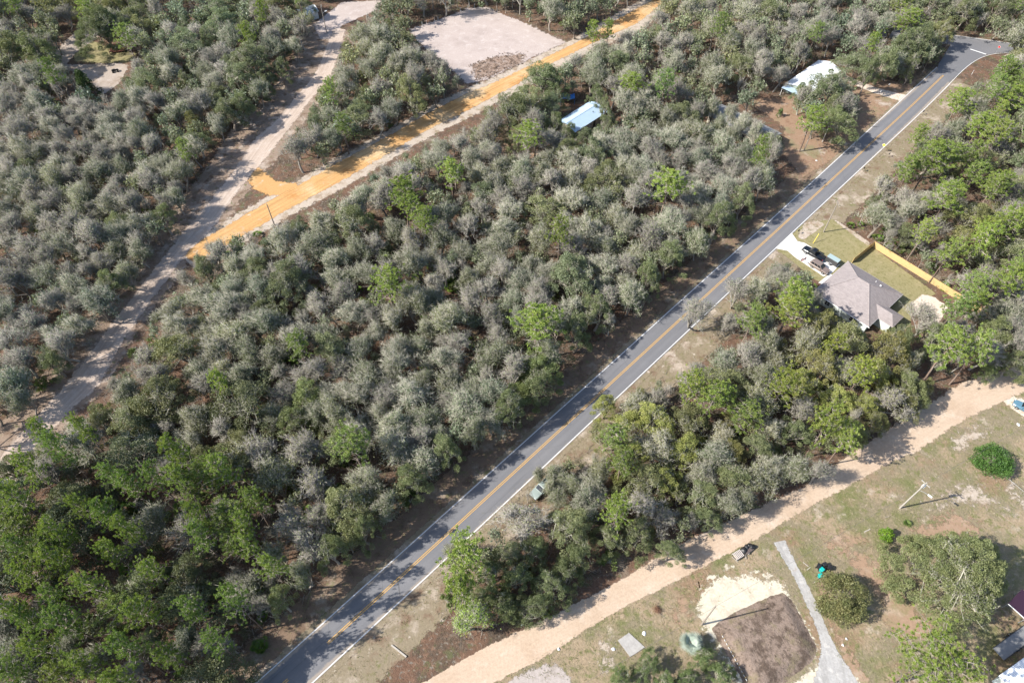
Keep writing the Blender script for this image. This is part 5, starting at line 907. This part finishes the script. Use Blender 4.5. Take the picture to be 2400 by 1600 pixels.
for x, y, r_, l in [(1510,1484,.5,'largest crumpled white scrap above the concrete slab'),(1437,1521,.36,'white scrap left of the concrete slab'),(1309,1521,.33,'white scrap near the dirt road lower edge'),(1224,1464,.3,'white scrap at the tip of the wood by the dirt road'),(1983,1497,.28,'white scrap beside the gravel drive'),(1975,1511,.28,'white scrap just below another beside the drive'),(2386,995,.45,'white scrap on the grass near the right edge'),(1913,377,.4,'white scrap in the yard beside the paved road'),(1804,1377,.15,'tiny white scrap on the white sand')]: sheet_litter(x,y,r_,l)
def dead_branch():
    p = G(1540,1428); b = TB(); r = np.random.default_rng(3); n = 130; th = r.uniform(0,6.28,n); s = np.zeros((n,3))+[0,0,.15]+r.normal(size=(n,3))*[.25,.25,.05]; b.cones(s, s+np.stack([np.cos(th),np.sin(th),r.uniform(0,.5,n)],1)*r.uniform(.4,1.3,(n,1)), .025); o = put(bpy.data.objects.new('dead_branch', b.mesh('dead_branch',[barkmat('dead_bark',(.16,.09,.06))]))); o.location = (p.x,p.y,.02); tag(o,'reddish dead branch bundle lying on the rough grass','branch')
dead_branch()
def deck():
    p = G(276,116,.5); e = thing('wooden_deck','small red-stained deck with clutter under the dark oak','deck',(p.x,p.y,0),.15)
    for k in range(10): m = MB(); m.box((-2.25+k*.5,0,.5),(.47,3.0,.06)); m.build('plank', RED, e)
    for s in (-1,1): m = MB(); m.box((0,s*1.5,1.4),(5,.08,.1)); m.build('rail', RED, e)
    for x in (-2.4,0,2.4):
        for s in (-1,1): m = MB(); m.box((x,s*1.5,.7),(.1,.1,1.4)); m.build('post', RED, e)
    q = MB(); q.box((-.6,.2,.95),(1.2,.7,.06)); [q.box((-.6+x*.5,.2+y*.28,.74),(.06,.06,.4)) for x in (-1,1) for y in (-1,1)]; tag(q.build('table', LAMP),'white table on the red-stained deck','table').location = (p.x,p.y,0)
deck()
def yard_swing():
    p = G(196,131); e = thing('garden_swing','dark metal swing frame on the upper left lawn','swing',(p.x,p.y,0),.9); m = MB(); m.tube([(-1.2,0,1.9),(1.2,0,1.9)],.05,6); m.build('top_bar', DARK, e)
    for x in (-1.2,1.2):
        for s in (-1,1): m = MB(); m.tube([(x,s*.7,0),(x,0,1.9)],.05,6); m.build('leg', DARK, e)
    m = MB(); m.box((0,0,.5),(1.4,.5,.06)); m.box((0,.28,.8),(1.4,.06,.5)); m.build('seat', DARK, e)
yard_swing()
def atv():
    p = G(270,166,.4); e = thing('quad_bike','black quad bike on the pale sand of the upper left yard','quad bike',(p.x,p.y,0),.4); m = MB(); m.loft([[(x,-w,.45),(x,w,.45),(x,w*.8,z),(x,-w*.8,z)] for x,w,z in ((-1.0,.35,.8),(-.4,.3,.9),(.2,.25,.85),(.9,.38,.75))]); m.build('body', BLACK, e); m = MB(); m.box((-.3,0,.95),(.7,.35,.12)); m.build('seat', DARK, e); m = MB(); m.tube([(.35,-.45,1.15),(.3,0,1.1),(.35,.45,1.15)],.03,6); m.build('handlebar', STEEL, e)
    for x in (-.7,.7):
        for s in (-1,1): t = MB(); t.tube([(x,s*.42,.3),(x,s*.65,.3)],.3,14); t.build('wheel', BLACK, e)
atv()
def flag():
    p = G(1884,618); e = thing('garden_flag','small pinkish red and white flag on a pole beside the driveway','flag',(p.x,p.y,0),.3); m = MB(); m.tube([(0,0,0),(0,0,2.6)],.025,6); m.build('pole', LAMP, e)
    for k in range(6):
        m = MB(); n = 8; z0 = 1.35+k*.17; pts0 = [(-.05-1.3*i/n,.12*math.sin(i*1.1),z0-.03*i) for i in range(n+1)]
        for i in range(n): a, b = pts0[i], pts0[i+1]; m.poly([a, b, (b[0],b[1],b[2]+.165), (a[0],a[1],a[2]+.165)])
        m.build('stripe', SRED if k % 2 == 0 else LAMP, e)
flag()
tp = G(1330,226,2.0); m = MB()
for i in range(6):
    for j in range(5):
        f = lambda a, c: (tp.x-2+a*.7, tp.y-1.6+c*.65, 1.9+.25*math.sin(a*1.3)+.2*math.cos(c*1.7)); m.poly([f(i,j),f(i+1,j),f(i+1,j+1),f(i,j+1)])
for x, y in ((-2,-1.6),(2.1,-1.6),(2.1,1.6),(-2,1.6)): m.tube([(tp.x+x,tp.y+y,0),(tp.x+x,tp.y+y,1.95)],.04,6)
tag(m.build('tarpaulin', plain('blue_tarp',(.02,.16,.5),.5)), 'bright blue tarpaulin shelter behind the blue-white mobile home', 'tarpaulin')
